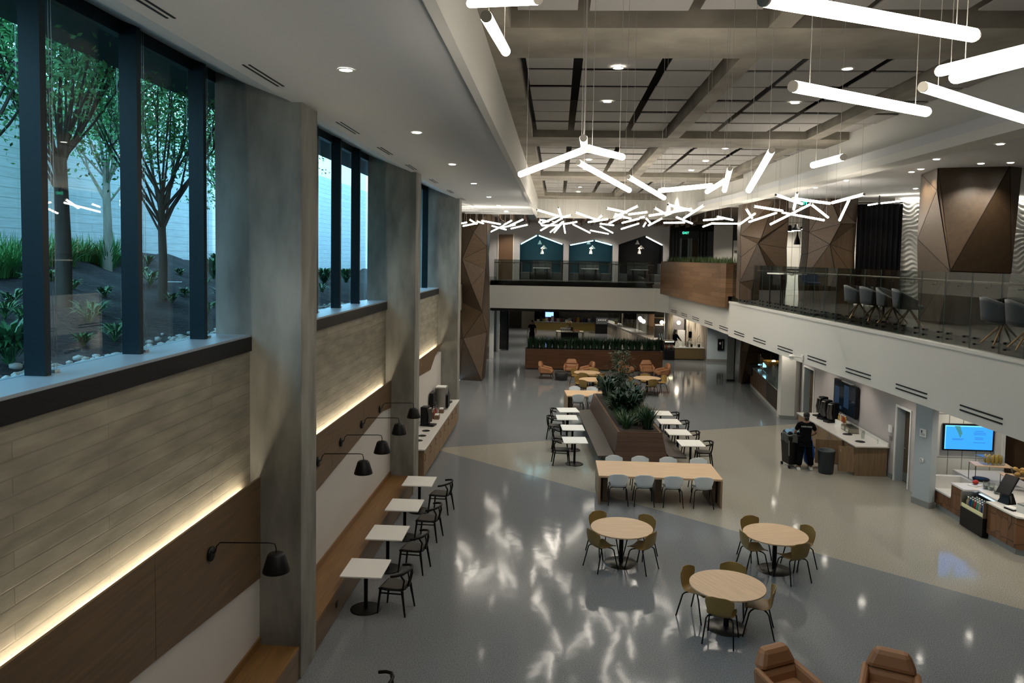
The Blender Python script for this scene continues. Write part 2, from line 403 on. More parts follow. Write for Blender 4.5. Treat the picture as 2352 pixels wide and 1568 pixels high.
# upper floor slab: white fascia round the hall
FB = [(9.0,-4),(8.3,5),(7.88,13.3),(7.72,16),(7.55,18.7),(7.35,21),(7.16,24),(6.97,27),(6.78,30.6)]
FBr = [(6.72,30.6),(6.6,33),(6.42,36),(6.2,40),(6.02,42.5),(5.45,43.75),(-4.9,43.75)]
def fx(y):
    P = FB
    for (x0,y0),(x1,y1) in zip(P, P[1:]):
        if y0 <= y <= y1: return x0+(x1-x0)*(y-y0)/(y1-y0)
    return P[-1][0]-.06*(y-P[-1][1])
m = MB(); m.prism([(x+.0,y) for x,y in FB]+[(17,30.6),(17,-4)], 3.26, 4.60); struct(m.build('wall_balcony_right', WHITE))
m = MB(); m.prism([(x-.03,y) for x,y in FB]+[(x+.2,y) for x,y in FB[::-1]], 4.55, 4.62); struct(m.build('trim_balcony_lip', WHITE))
m = MB(); m.prism([(x+.12,y) for x,y in FBr]+[(-4.9,47),(6.9,47),(17,47),(17,30.6)], 3.28, 4.58); struct(m.build('wall_balcony_far', WHITE))
m = MB(); m.prism([(x+.25,y) for x,y in FB]+[(x+.25,y) for x,y in FBr[:-2]]+[(5.4,43.95),(-4.9,43.95),(-4.9,60),(17,60),(17,-4)], 4.60, 4.80)
struct(m.build('floor_upper', mat('upper_floor', (.17, .16, .145), .15)))
struct(BX('ceiling_lower_far', DARK, (-4.9, 17, 44.4, 78, 3.30, 3.36)))
m = MB(); x = -3.7
while x < 5.6:
    for y0 in (44.3, 47.3, 50.5, 54.0, 58.0): m.box(x, x+.06, y0, y0+2.6, 3.06, 3.30)
    x += .56
struct(m.build('ceiling_battens_lower', mat('batten_wood', (.17, .10, .06), .5)))
BX('ceiling_batten_rail', DARK, (-3.8, 5.7, 44.2, 44.26, 3.10, 3.28))['kind'] = 'structure'
# lower right walls
WR = [(10.2,-4),(9.95,12),(9.83,19.9),(9.80,21.3),(9.75,24),(9.72,31)]
def wx(y): return 9.80-(y-21.2)*.008
m = MB()
for a, b in ((21.2, 21.52), (22.36, 29.30), (30.42, 31.2)): m.prism([(wx(a),a),(wx(b),b),(10.15,b),(10.15,a)], 0, 3.26)
for a, b in ((21.52, 22.36), (29.30, 30.42)): m.prism([(wx(a),a),(wx(b),b),(10.15,b),(10.15,a)], 2.14, 3.26)
struct(m.build('wall_right_service', MAUVE))
m = MB(); m.prism([(9.38,20.35),(9.56,19.82),(9.74,19.90),(9.80,20.3),(9.80,21.25)], 0, 3.26); struct(m.build('wall_right_pier', GREYP))
m = MB(); m.prism([(9.35,20.33),(9.55,19.79),(9.74,19.87),(9.74,20.3),(9.45,20.5)], 0, .16); struct(m.build('baseboard_pier', BASEG))
m = MB(); m.prism([(8.93,30.7),(9.45,30.6),(9.75,30.9),(9.75,31.4),(9.0,31.4)], 0, 3.26); struct(m.build('wall_right_white_pier', WHITE))
m = MB(); m.prism([(8.90,30.68),(9.46,30.57),(9.5,31.0),(8.95,31.0)], 0, .15); struct(m.build('baseboard_white_pier', BASEG))
BX('baseboard_right', BASEG, (9.68, 9.72, 28.6, 30.6, 0, .15))['kind'] = 'structure'
BX('baseboard_right_near', BASEG, (9.755, 9.785, 22.45, 22.75, 0, .15))['kind'] = 'structure'
struct(BX('wall_right_outer', WHITE, (16.8, 17, -4, 78, 0, 10.3)))
struct(BX('wall_far', mat('olive_wall', (.34, .31, .22), .6), (-5, 17, 70, 70.3, 0, 3.36)))
struct(BX('wall_far_left', WHITE, (-5, -4.6, 50, 78, 0, 3.36)))
struct(BX('wall_upper_back', mat('cool_white_wall', (.50, .49, .50), .6), (-5, -3.0, 48.5, 48.7, 4.8, 8.42)))

# floor-level blue-grey wall with the poster, and its baseboard
p0, p1 = onz(1626, 832, 0), onz(1684, 834, 0)
Y48 = 47.65
struct(BX('wall_far_blue', mat('far_grey_blue_paint', (.48, .56, .60), .6), (p0.x, p1.x, Y48, Y48+.2, 0, 3.3)))
BX('baseboard_far', BASEG, (p0.x, p1.x, Y48-.03, Y48, 0, .17))['kind'] = 'structure'
q = thing('poster_frame', 'black framed poster with a white glass and lettering on the far blue-grey wall', 'poster')
A, B = ony(1649, 778, Y48-.03), ony(1663, 805, Y48-.03)
BX('frame', BLACK, (A.x, B.x, Y48-.05, Y48, B.z, A.z), q)
m = MB(); cxm = (A.x+B.x)/2
m.lathe([(.0,0),(.05,.02),(.06,.14),(.0,.16)], (cxm-.06, Y48-.056, (A.z+B.z)/2), 8); m.box(cxm+.07, cxm+.10, Y48-.056, Y48-.05, B.z+.12, A.z-.15)
m.build('print', mat('print_white', (.6, .6, .58), .5), q)

# ------------------------------------------------------------------ upper back wall with three gabled booths
YW = 48.5
wallm = mat('cool_white_wall', (.50, .49, .50), .6)
def P2(x, y): v = ony(x, y, YW); return (v.x, v.z)
arches = [((1194,559.6),(1234.8,537.6),(1294.4,560)), ((1307,561.5),(1365.7,550),(1407.8,561.5)), ((1421,561.5),(1482.7,540.5),(1524.3,562))]
AR = [[P2(*p) for p in a] for a in arches]
zb = 4.8
xs0 = -1.9; m = MB()
def slab(pts): # pts in (x,z) -> thin wall piece with depth
    n = len(pts); m.add([(x, YW, z) for x, z in pts]+[(x, YW+.2, z) for x, z in pts], [tuple(range(n))[::-1], tuple(range(n, 2*n))]+[(i,(i+1)%n,n+(i+1)%n,n+i) for i in range(n)])
xl = -3.0
for L_, A_, R_ in AR:
    slab([(xl, zb), (L_[0], zb), (L_[0], 8.42), (xl, 8.42)])
    slab([(L_[0], L_[1]), (A_[0], A_[1]), (A_[0], 8.42), (L_[0], 8.42)])
    slab([(A_[0], A_[1]), (R_[0], R_[1]), (R_[0], 8.42), (A_[0], 8.42)])
    xl = R_[0]
slab([(xl, zb), (xl+.35, zb), (xl+.35, 8.42), (xl, 8.42)])
struct(m.build('wall_upper_arches', wallm))
XEND = xl+.35
for i, (L_, A_, R_) in enumerate(AR):
    cm = [TEAL, TEAL, TEALD][i]
    x0, x1 = L_[0], R_[0]; dep = 1.9
    b = MB(); Y1 = YW+dep
    b.box(x0-.05, x1+.05, Y1, Y1+.1, zb, 8.4)
    b.box(x0-.06, x0, YW+.2, Y1, zb, 8.4); b.box(x1, x1+.06, YW+.2, Y1, zb, 8.4)
    o = b.build('wall_booth_%d' % (i+1), cm); struct(o)
    # gabled ceiling of the booth
    g = MB()
    for (a, c) in ((L_, A_), (A_, R_)):
        g.add([(a[0],YW+.2,a[1]),(c[0],YW+.2,c[1]),(c[0],Y1,c[1]),(a[0],Y1,a[1]),(a[0],YW+.2,a[1]+.1),(c[0],YW+.2,c[1]+.1),(c[0],Y1,c[1]+.1),(a[0],Y1,a[1]+.1)],
              [(0,1,2,3),(4,5,6,7),(0,1,5,4),(1,2,6,5),(2,3,7,6),(3,0,4,7)])
    struct(g.build('ceiling_booth_%d' % (i+1), cm))
    nm = ['first teal booth by the brown door', 'middle teal booth', 'black booth at the right end'][i]
    t = thing('led_strip', 'thin cool-white light line under the gable of the '+nm if i < 2 else 'thin white light line on the right slope of the black booth', 'light strip')
    for k, (a, c) in enumerate(((L_, A_), (A_, R_))):
        if i == 2 and k == 0: continue
        va, vc = Vector((a[0], YW+.24, a[1]-.05)), Vector((c[0], YW+.24, c[1]-.05)); d = vc-va
        MB().tube([va+d*.05, vc-d*.05], .028, 6).build('led_tube', COOLED if i < 2 else emit('white_led', (.9, .95, 1), 5), t)
    # booth seating
    bz = zb
    for sgn in (0, 1):
        t = thing('booth_bench', ['left', 'right'][sgn]+' grey high-backed bench in the '+nm, 'booth seat', (0,0,bz))
        xa = x0+.03 if sgn == 0 else x1-.63
        BX('seat', SEATG, (xa, xa+.60, YW+.35, YW+1.75, .0, .46), t, .03)
        xb = x0+.03 if sgn == 0 else x1-.15
        BX('backrest', SEATG, (xb, xb+.12, YW+.35, YW+1.75, .46, 1.15), t, .03)
    t = thing('booth_bench', 'grey quilted seat back along the rear of the '+nm, 'booth seat', (0,0,bz))
    BX('seat', SEATG, (x0+.66, x1-.66, YW+1.35, YW+1.78, 0, .46), t, .03)
    for k in range(3):
        wq = (x1-x0-1.4)/3; BX('back_pad', SEATG, (x0+.7+k*wq, x0+.68+(k+1)*wq, YW+1.76, YW+1.86, .46, 1.2), t, .02)
    xc = (x0+x1)/2
    t = thing('booth_table', 'table on two dark legs inside the '+nm, 'table', (xc, YW+.85, bz))
    BX('table_top', TWHITE, (-.55, .55, -.35, .35, .72, .75), t, .005)
    for s_ in (-1, 1): BX('leg', BLACK, (s_*.38-.04, s_*.38+.04, -.25, .25, 0, .72), t)
    # trio of pendants
    apx = [1240, 1352, 1464][i]
    for k, (dx, py, kind) in enumerate(((0, 557, 0), (9, 568, 1), (5, 577, 2))):
        c = ony(apx+dx, py, YW+.7)
        nmk = ['small clear cone', 'wide white cone', 'slim white bottle-shaped'][k]
        t = thing('pendant_lamp', nmk+' pendant hanging in the '+nm, 'pendant lamp', (c.x, c.y+.1*k, c.z), 0, 'pendant lamps in the booths')
        prof = [[(.03,.14),(.06,.05),(.14,-.1)], [(.03,.14),(.06,.08),(.2,-.06),(.2,-.08)], [(.03,.2),(.05,.1),(.10,-.12),(.10,-.16)]][kind]
        MB().lathe(prof, n=14).build('shade', mat('pendant_white', (.62, .60, .55), .4), t)
        MB().tube([(0,0,.14), (0,0,8.3-c.z)], .006, 5).build('cord', BLACK, t)
        MB().ball((0,0,-.05), .045, 8).build('bulb', GLOBE, t); spot('lamp_light', (0,0,-.2), t, 16 if i < 2 else 5, 120)
# brown door left of the booths
dA, dB = ony(1146, 538, YW), ony(1177, 643, YW)
t = MB().box(dA.x, dB.x, YW-.04, YW, 4.8, dA.z).build('door_1', mat('brown_door', (.15, .085, .045), .5)); struct(t)
BX('door_frame', WHITE, (dA.x-.07, dA.x, YW-.06, YW, 4.8, dA.z+.07), t); BX('door_frame', WHITE, (dB.x, dB.x+.07, YW-.06, YW, 4.8, dA.z+.07), t)
BX('door_handle', STEEL, (dA.x+.08, dA.x+.12, YW-.1, YW-.04, 5.75, 5.95), t)
for x_ in (1140, 1183):
    pass
BX('baseboard_upper_back', BASEG, (-5, -3.0, YW-.02, YW, 4.8, 4.95))['kind'] = 'structure'

# glazed corridor right of the booths
gx0 = XEND; gl = thing('glass_partition', 'dark framed glass corridor wall behind the upper planter', 'glass wall', (0,0,4.8))
m = MB()
for px_ in (1541, 1549, 1556, 1606, 1614, 1622):
    x_ = ony(px_, 570, 48.4).x; m.box(x_-.05, x_+.05, 48.35, 48.45, 0, 3.3)
m.box(ony(1540,570,48.4).x, ony(1640,570,48.4).x, 48.35, 48.45, 3.2, 3.62)
m.build('frame', BLACK, gl)
BX('pane', GLASSC, (ony(1541,570,48.4).x, ony(1622,570,48.4).x, 48.39, 48.41, 0, 3.2), gl)
struct(BX('wall_corridor_back', mat('corridor_grey', (.10, .12, .13), .6), (XEND-.1, 14, 54, 54.2, 4.8, 8.42)))
struct(BX('wall_corridor_left', BASEG, (XEND-.1, XEND, 48.7, 54, 4.8, 8.42)))
for k, (xa, xb) in enumerate(((1566, 1580), (1590, 1604))):
    A, B = ony(xa, 546, 53.9), ony(xb, 546, 53.9)
    t = BX('door_%d' % (k+2), DOORW if k else DARK, (A.x, B.x, 53.9, 54, 4.8, 7.6)); struct(t)
    for xx in (A.x-.12, B.x): BX('door_frame', mat('pale_frame', (.5, .58, .6), .5), (xx, xx+.12, 53.85, 54, 4.8, 7.7), t)
struct(BX('wall_upper_white', WHITE, (ony(1640,570,46).x, ony(1682,570,46).x, 46, 46.2, 4.8, 8.42)))
t = BX('door_4', WHITE, (ony(1684,570,46).x, ony(1694,570,46).x, 45.9, 46.0, 4.8, 7.4)); struct(t)
BX('door_handle', STEEL, (ony(1684,565,46).x+.05, ony(1694,565,46).x, 45.8, 45.88, 6.75, 6.82), t)
# EXIT signs
def exit_sign(px, py, Y, w_, label):
    c = ony(px, py, Y); t = thing('exit_sign', label, 'exit sign', c)
    BX('case', mat('exit_case', (.02, .05, .03), .4), (-w_/2, w_/2, 0, .05, -w_*.28, w_*.28), t)
    text('EXIT', w_*.46, EXITG, t, (0, -.006, 0), (R(90), 0, 0))
    BX('rod', BLACK, (-.01, .01, .02, .04, w_*.28, 8.42-c.z), t)
exit_sign(1575, 535, 47.5, .42, 'green lit EXIT sign over the dark glass corridor')
exit_sign(1845, 467, 27.3, .30, 'green lit EXIT sign by the hanging tubes in front of the faceted walls')

# ------------------------------------------------------------------ right upper wing
def wallseg(name, m_, p, q_, z0, z1, th=.15, off=0):
    p, q_ = Vector(p[:2]), Vector(q_[:2]); d = (q_-p).normalized(); n = Vector((-d.y, d.x))
    a = p+n*off; b = q_+n*off; c = b+n*th; e = a+n*th
    return MB().prism([tuple(a), tuple(b), tuple(c), tuple(e)], z0, z1).build(name, m_)
def Lw(px): # point of the transverse line of the right wing, in plan
    a, b = Vector((6.73, 28.36)), Vector((12.06, 26.66)); r = wr(px, 560)
    n = Vector((-(b-a).y, (b-a).x)); t = n.dot(a)/n.dot(Vector((r.x, r.y))); return Vector((r.x*t, r.y*t))
def wavy(px0, px1, name):
    p, q_ = Lw(px0), Lw(px1); d = q_-p; L_ = d.length; u = d.normalized(); n = Vector((-u.y, u.x)); m = MB()
    def fn(a, b):
        z = 4.8+b*3.62; s = a*L_
        h = .028*sin((z*40)+3.4*sin(s*7.2+1.3*sin(z*2.1))+1.6*sin(s*13.7+z*3.3))
        v = p+u*s-n*h; return (v.x, v.y, z)
    m.grid(fn, max(8, int(L_*26)), 240); 
    return m.build(name, mat('white_relief_panel', (.60, .60, .57), .5), solid=.02)
o = wavy(2050, 2400, 'wall_relief'); struct(o)
pa_, pb_ = Lw(2064), Lw(2390)
struct(MB().tube([(pa_.x, pa_.y-.16, 8.40), (pb_.x, pb_.y-.16, 8.40)], .015, 6).build('trim_wall_washer', emit('washer_strip', (1, .93, .82), 30)))
struct(wallseg('wall_right_back', WHITE, Lw(2400)+Vector((0,.1)), (16.9, 25.2), 4.8, 8.42))
# curtain
p, q_ = Lw(1960)-Vector((0,.25)), Lw(2062)-Vector((0,.25)); d = q_-p; u = d.normalized(); n = Vector((-u.y, u.x))
t = thing('curtain', 'long black pleated curtain between the faceted column and the white relief wall', 'curtain')
def cf(a, b):
    s = a*d.length; h = .06*sin(s*2*pi/.16)*(1-.2*b); v = p+u*s+n*h; return (v.x, v.y, 4.86+b*3.35)
MB().grid(cf, 130, 6).build('cloth', CURT, t, solid=.01)
MB().tube([(p.x,p.y,8.25), (q_.x,q_.y,8.25)], .02, 8).build('rail', BLACK, t)
# track light over the curtain
t = thing('track_light', 'thin line light running above the black curtain', 'track light')
a_ = Lw(1966)-Vector((0,.9)); b_ = Lw(1978)-Vector((0,1.2)); c_ = Lw(2046)-Vector((0,1.9)); 
MB().tube([(a_.x, a_.y, 8.13), (b_.x, b_.y, 8.16)], .022, 8).build('led_tube', LENS, t)
MB().tube([(b_.x+.1, b_.y-.04, 8.17), (c_.x, c_.y, 8.24)], .022, 8).build('led_tube', LENS, t)
MB().tube([(b_.x+.05, b_.y-.02, 8.17), (b_.x+.05, b_.y-.02, 8.42)], .02, 8).build('mount', BLACK, t)
# tiled room seen in the gap, with pendants
struct(BX('wall_tiled_far', TILE, (8.5, 15.5, 36.9, 37.1, 4.8, 8.42)))
struct(BX('wall_tiled_side', TILE, (11.9, 12.1, 28.6, 36.9, 4.8, 8.42)))
for px_, py_, Y_, kind, lb in ((1814, 529, 33, 0, 'black dome pendant half hidden by the left faceted column'), (1829, 527, 31.5, 0, 'black dome pendant in the middle of the tiled gap'),
                         (1848, 524, 33, 0, 'black dome pendant half hidden by the right faceted column'), (1831, 553, 30, 1, 'slim black bell pendant hanging low in the tiled gap')):
    c = ony(px_, py_, Y_); t = thing('pendant_lamp', lb, 'pendant lamp', c, 0, 'black pendants in the tiled room')
    prof = [(.03,.22),(.07,.2),(.08,.1),(.19,.02),(.2,-.04)] if kind == 0 else [(.012,.4),(.03,.22),(.1,.0),(.12,-.14)]
    MB().lathe(prof, n=18).build('shade', BLACK, t); MB().tube([(0,0,.2),(0,0,8.42-c.z)], .006, 5).build('cord', BLACK, t)
    MB().disc(.16 if kind == 0 else .09, -.045, -.035, n=16).build('lamp_glass', LENS, t)
    spot('lamp_light', (0,0,-.1), t, 110, 140)
t = thing('tiled_counter', 'white counter with dark edge in the tiled gap on the upper floor', 'counter', (10.0, 33.5, 4.8))
BX('body', TWHITE, (-1, 1.7, 0, .7, 0, 1.05), t); BX('worktop', BLACK, (-1.05, 1.75, -.05, .75, 1.05, 1.10), t)

# faceted veneer column covers
def facet_build(t, tris, cen_of):
    back = MB(); tri = MB()
    for T in tris:
        back.add(T, [(0,1,2)])
        m_ = (T[0]+T[1]+T[2])/3; nn = (T[1]-T[0]).cross(T[2]-T[0]).normalized()
        if nn.dot(m_-cen_of(m_)) < 0: nn = -nn
        v = []
        for j in range(3):
            A = T[j]; u1 = (T[(j+1)%3]-A).normalized(); u2 = (T[(j+2)%3]-A).normalized()
            s_ = max(.15, u1.cross(u2).length); v.append(A+(u1+u2)*(.009/s_)+nn*.012)
        tri.cm = random.randrange(3); tri.add(v, [(0,1,2)])
    back.build('joint', mat('dark_joint', (.02, .012, .008), .8), t, fix=False); tri.build('veneer_panel', FWOOD, t, fix=False)
    return t
def faceted(name, label, rings):
    """rings: list of (z, [(x,y)...]) with equal counts"""
    t = thing(name, label, 'column cladding'); n = len(rings[0][1])
    P = [[Vector((q_[0], q_[1], z+(q_[2] if len(q_) > 2 else 0))) for q_ in pts] for z, pts in rings]; tris = []
    for i in range(len(P)-1):
        for k in range(n):
            a, b, c, e = P[i][k], P[i][(k+1)%n], P[i+1][(k+1)%n], P[i+1][k]
            tris += ((a,b,c),(a,c,e)) if (i+k) % 2 else ((a,b,e),(b,c,e))
    c0 = sum((v for r_ in P for v in r_), Vector())/(n*len(P))
    return facet_build(t, tris, lambda m: Vector((c0.x, c0.y, m.z)))
def pts_from(pxs, z, Ys): return [(ony(p_, 600, y_).x, y_) for p_, y_ in zip(pxs, Ys)]
def ring(z, L_, Rr, yf, yb, mid, ym):
    """front left, front middle corner, front right, back right, back left"""
    return (z, [(L_[0], L_[1]), (mid[0], mid[1]), (Rr[0], Rr[1]), (Rr[0]-.1, yb), (L_[0]-.1, yb)])
def X(px, Y, py=600): return ony(px, py, Y).x
def FP(cx_, cy_, Y): v = ony(1050+cx_/3.92, 480+cy_/3.92, Y); v.z = max(v.z, 0); return v
V = {'TL': FP(20,44,38.7), 'TC': FP(265,46,38.2), 'TR': FP(310,58,39.3), 'V1': FP(147,210,38.05), 'V2': FP(45,450,38.3), 'L0': FP(10,450,38.9), 'V3': FP(270,340,38.2), 'C2': FP(255,540,38.25), 'V4': FP(130,690,38.1),
     'L1': FP(10,820,38.8), 'C3': FP(225,925,37.9), 'V7': FP(55,1165,38.0), 'V8': FP(265,1110,38.4), 'L2': FP(15,1165,38.6), 'BL': FP(20,1532,38.2), 'BC': FP(220,1532,37.9),
     'R1': FP(300,230,39.4), 'R2': FP(283,400,39.3), 'R3': FP(290,680,39.4), 'R4': FP(292,1040,39.3), 'BR': FP(248,1520,39.0)}
for k_ in ('BL', 'BC', 'BR'): V[k_].z = 0
for k_ in ('TL', 'TC', 'TR'): V[k_].z = 8.36
TR_ = 'TL TC V1|TL V1 V2|TL V2 L0|V1 TC V3|V1 V3 V2|V2 V3 C2|V2 C2 V4|V2 V4 L1|V2 L1 L0|V4 C2 C3|L1 V4 C3|L1 C3 V7|L1 V7 L2|V7 C3 V8|V7 V8 BC|V7 BC BL|L2 V7 BL|TC TR R1|TC R1 V3|R1 R2 V3|V3 R2 C2|R2 R3 C2|C2 R3 C3|R3 R4 C3|C3 R4 V8|V8 R4 BR|V8 BR BC'
tris = [tuple(V[q_] for q_ in x_.split()) for x_ in TR_.split('|')]
for q1, q2 in (('TR','R1'),('R1','R2'),('R2','R3'),('R3','R4'),('R4','BR')):       # side running back to the wall
    A_, B_ = V[q1], V[q2]; A2, B2 = A_+Vector((-.15,1.2,0)), B_+Vector((-.15,1.2,0)); tris += [(A_,B_,B2),(A_,B2,A2)]
t = thing('faceted_column_cladding', 'tall faceted wooden column cladding behind the last concrete column, floor to ceiling', 'column cladding')
facet_build(t, tris, lambda m: Vector((-4.1, 39.6, m.z)))
W = lambda x_, y_, Y: ony(x_, y_, Y)
V = {'TL': W(2116,416,19.7), 'TM': W(2154,403,18.4), 'M1': W(2153,437,18.3), 'TX': W(2318,402,17.95), 'TR': W(2346,400,18.2), 'LM': W(2108,548,19.5), 'VB': W(2183,622,17.9), 'RB': W(2322,628,18.4),
     'LB': W(2110,735,19.8), 'MB': W(2158,735,18.6), 'RC': W(2300,740,19.2)}
for k_ in ('TL','TM','TX','TR'): V[k_].z = 8.42
for k_ in ('LB','MB','RC'): V[k_].z = 4.8
TR_ = 'TL TM M1|TL M1 LM|M1 LM VB|TM TX VB|TM M1 VB|TX TR RB|TX RB VB|LM VB LB|VB LB MB|VB RB RC|VB MB RC'
tris = [tuple(V[q_] for q_ in x_.split()) for x_ in TR_.split('|')]
for ch, dx in ((('TR','RB','RC'), .3), (('TL','LM','LB'), 1.05)):
    for q1, q2 in zip(ch, ch[1:]):
        A_, B_ = V[q1], V[q2]; A2, B2 = A_+Vector((dx,1.9,0)), B_+Vector((dx,1.9,0)); tris += [(A_,B_,B2),(A_,B2,A2)]
t = thing('faceted_column_cladding', 'largest faceted wooden column cladding on the right upper floor in front of the relief wall', 'column cladding')
facet_build(t, tris, lambda m: Vector((9.9, 20.5, m.z)))
def facet_flat(pl, pr, lb, seed):
    rr = random.Random(seed); rg = []
    for k, z in enumerate((4.8, 5.7, 6.5, 7.4, 8.42)):
        e = 0 if k in (0, 4) else 1
        a = Lw(pl+rr.uniform(-4, 4)*e); b = Lw(pr+rr.uniform(-5, 5)*e); mth = rr.uniform(.3, .7)
        mm = a.lerp(b, mth)-Vector((0, rr.uniform(.15, .55)*e+.15))
        rg.append((z, [(a.x, a.y, rr.uniform(-.35,.35)*e), (mm.x, mm.y, rr.uniform(-.4,.4)*e), (b.x, b.y, rr.uniform(-.35,.35)*e), (b.x+.2, b.y+1.4), (a.x+.2, a.y+1.4)]))
    return faceted('faceted_column_cladding', lb, rg)
facet_flat(1703, 1806, 'faceted wooden column cladding left of the white tiled gap', 5)
facet_flat(1855, 1966, 'faceted wooden column cladding between the white tiled gap and the black curtain', 9)
# lower right faceted column by the kiosk
k0 = onz(1692, 882, 0); 
rg = []
for z, l_, m_, r_ in ((0, 1697, 1704, 1722), (1.6, 1699, 1716, 1790), (3.28, 1704, 1732, 1800)):
    rg.append((z, [(X(l_, 39.9, 850), 39.9), (X(m_, 39.2, 850), 39.2), (X(r_, 39.9, 850), 39.9), (X(r_, 41, 850), 41.2), (X(l_, 41, 850)+.3, 41.2)]))
faceted('faceted_column_cladding', 'brown faceted column cladding at floor level beside the tall double doors', rg)
#@@PART3
# ================================================================== LAMPS
def tube_pendant(p, q_, label, group, r=.031):
    c = (p+q_)/2; d = (q_-p); L_ = d.length; u = d.normalized()
    t = thing('tube_pendant', label, 'tube light', c, 0, group)
    a, b = -u*L_/2, u*L_/2
    MB().tube([a, b], r, 14, cap=False).build('glowing_tube', TUBE, t)
    CAPM = mat('tube_end_cap', (.45, .42, .36), .5)
    MB().tube([a-u*.012, a+u*.004], r*.98, 14).build('end_cap', CAPM, t); MB().tube([b-u*.004, b+u*.012], r*.98, 14).build('end_cap', CAPM, t)
    top = 10.0-c.z
    m = MB()
    for s_ in (.1, .9):
        v = a.lerp(b, s_); m.tube([v+Vector((0,0,r)), Vector((v.x, v.y, top))], .0022, 4, cap=False)
    m.build('suspension_cable', mat('cable_grey', (.35, .33, .3), .4), t, fix=False)
TB = []
def tadd(ox, oy, s_, lst, zone): 
    for a, b, c, d in lst: TB.append((ox+a/s_, oy+b/s_, ox+c/s_, oy+d/s_, zone))
tadd(1050,420,7.84,[(75,730,175,712),(110,775,370,722),(225,660,350,735),(355,690,470,728),(440,680,775,742)], 'A')
tadd(1050,420,7.84,[(620,770,880,840),(480,940,850,760),(850,750,985,675),(780,810,1050,750),(930,775,1190,655),(975,820,1270,752)], 'B')
tadd(1050,420,7.84,[(1440,485,1830,600),(1540,720,1830,600),(1825,450,1885,640),(1890,620,2055,580),(1480,665,1640,690),(1470,690,1530,760),(1530,765,1830,760),(1505,855,1865,650),(1680,885,1900,700),(1750,890,1920,690),(1910,700,1945,900),(1920,740,2165,700)], 'C')
tadd(1050,420,4.276,[(1135,405,1305,490),(1165,290,1390,370),(1305,465,1485,500),(1370,370,1425,315),(1290,385,1480,355),(1400,400,1535,415)], 'D')
tadd(1350,420,6.72,[(185,665,385,770)], 'D')
tadd(1350,420,6.72,[(295,390,600,455),(410,530,775,355),(410,480,540,510),(640,485,920,450),(335,620,540,515),(545,525,660,550),(535,615,800,550),(810,535,885,520),(520,710,790,625),(860,670,900,605)], 'E')
tadd(1350,420,6.72,[(895,540,975,630),(940,655,1150,545),(1030,385,1220,490),(950,505,1600,400),(1240,335,1630,435),(1485,545,1790,345),(1360,525,1610,625),(1180,615,1500,610)], 'F')
tadd(1350,420,6.72,[(1790,575,2085,550),(1995,520,2235,570),(1780,675,1930,620),(1900,625,2360,628)], 'G')
tadd(1650,420,6.72,[(340,630,570,470),(430,400,520,540),(550,360,985,430),(475,600,900,460)], 'G')
tadd(1650,420,6.72,[(980,455,1630,575),(800,640,1430,325),(1435,330,1690,530),(890,185,1290,320),(1215,155,1165,405),(1150,240,1715,315),(1760,305,2245,175),(1870,575,2020,255)], 'H')
ZONE = {'A': ('glowing tube light in the far left bunch before the faceted column', 'tube lights before the faceted column'),
 'B': ('glowing white tube light in the bunch above the upper brown door', 'tube lights above the brown door'),
 'C': ('glowing tube light in the starburst above the first teal booth', 'tube lights above the first teal booth'),
 'D': ('glowing white tube light in the cluster above the middle teal booth', 'tube lights above the middle teal booth'),
 'E': ('glowing white tube light in the cluster above the black booth', 'tube lights above the black booth'),
 'F': ('glowing tube light in the cluster before the dark glass corridor', 'tube lights before the glass corridor'),
 'G': ('glowing white tube light in the chain over the upper wooden planter', 'tube lights over the upper planter'),
 'H': ('glowing tube light in the cluster before the two far faceted columns', 'tube lights before the right faceted columns')}
def place_tube(x0, y0, x1, y1, L_, z=7.2, flip=1):
    c = onz((x0+x1)/2, (y0+y1)/2, z); D = c.y
    p, q_ = ony(x0, y0, D), ony(x1, y1, D); tr = (q_-p).length
    if tr < L_:
        dep = math.sqrt(L_*L_-tr*tr)/2*flip; p = ony(x0, y0, D-dep); q_ = ony(x1, y1, D+dep)
    return p, q_
for i, (x0, y0, x1, y1, zn) in enumerate(TB):
    p, q_ = place_tube(x0, y0, x1, y1, 1.5, 7.66, 1 if y1 > y0 else -1)
    tube_pendant(p, q_, ZONE[zn][0], ZONE[zn][1])
def T3(a, b, c, d): return (1050+a/3.136, b/3.136, 1050+c/3.136, d/3.136)
def T4(a, b, c, d): return (1650+a/3.35, b/3.35, 1650+c/3.35, d/3.35)
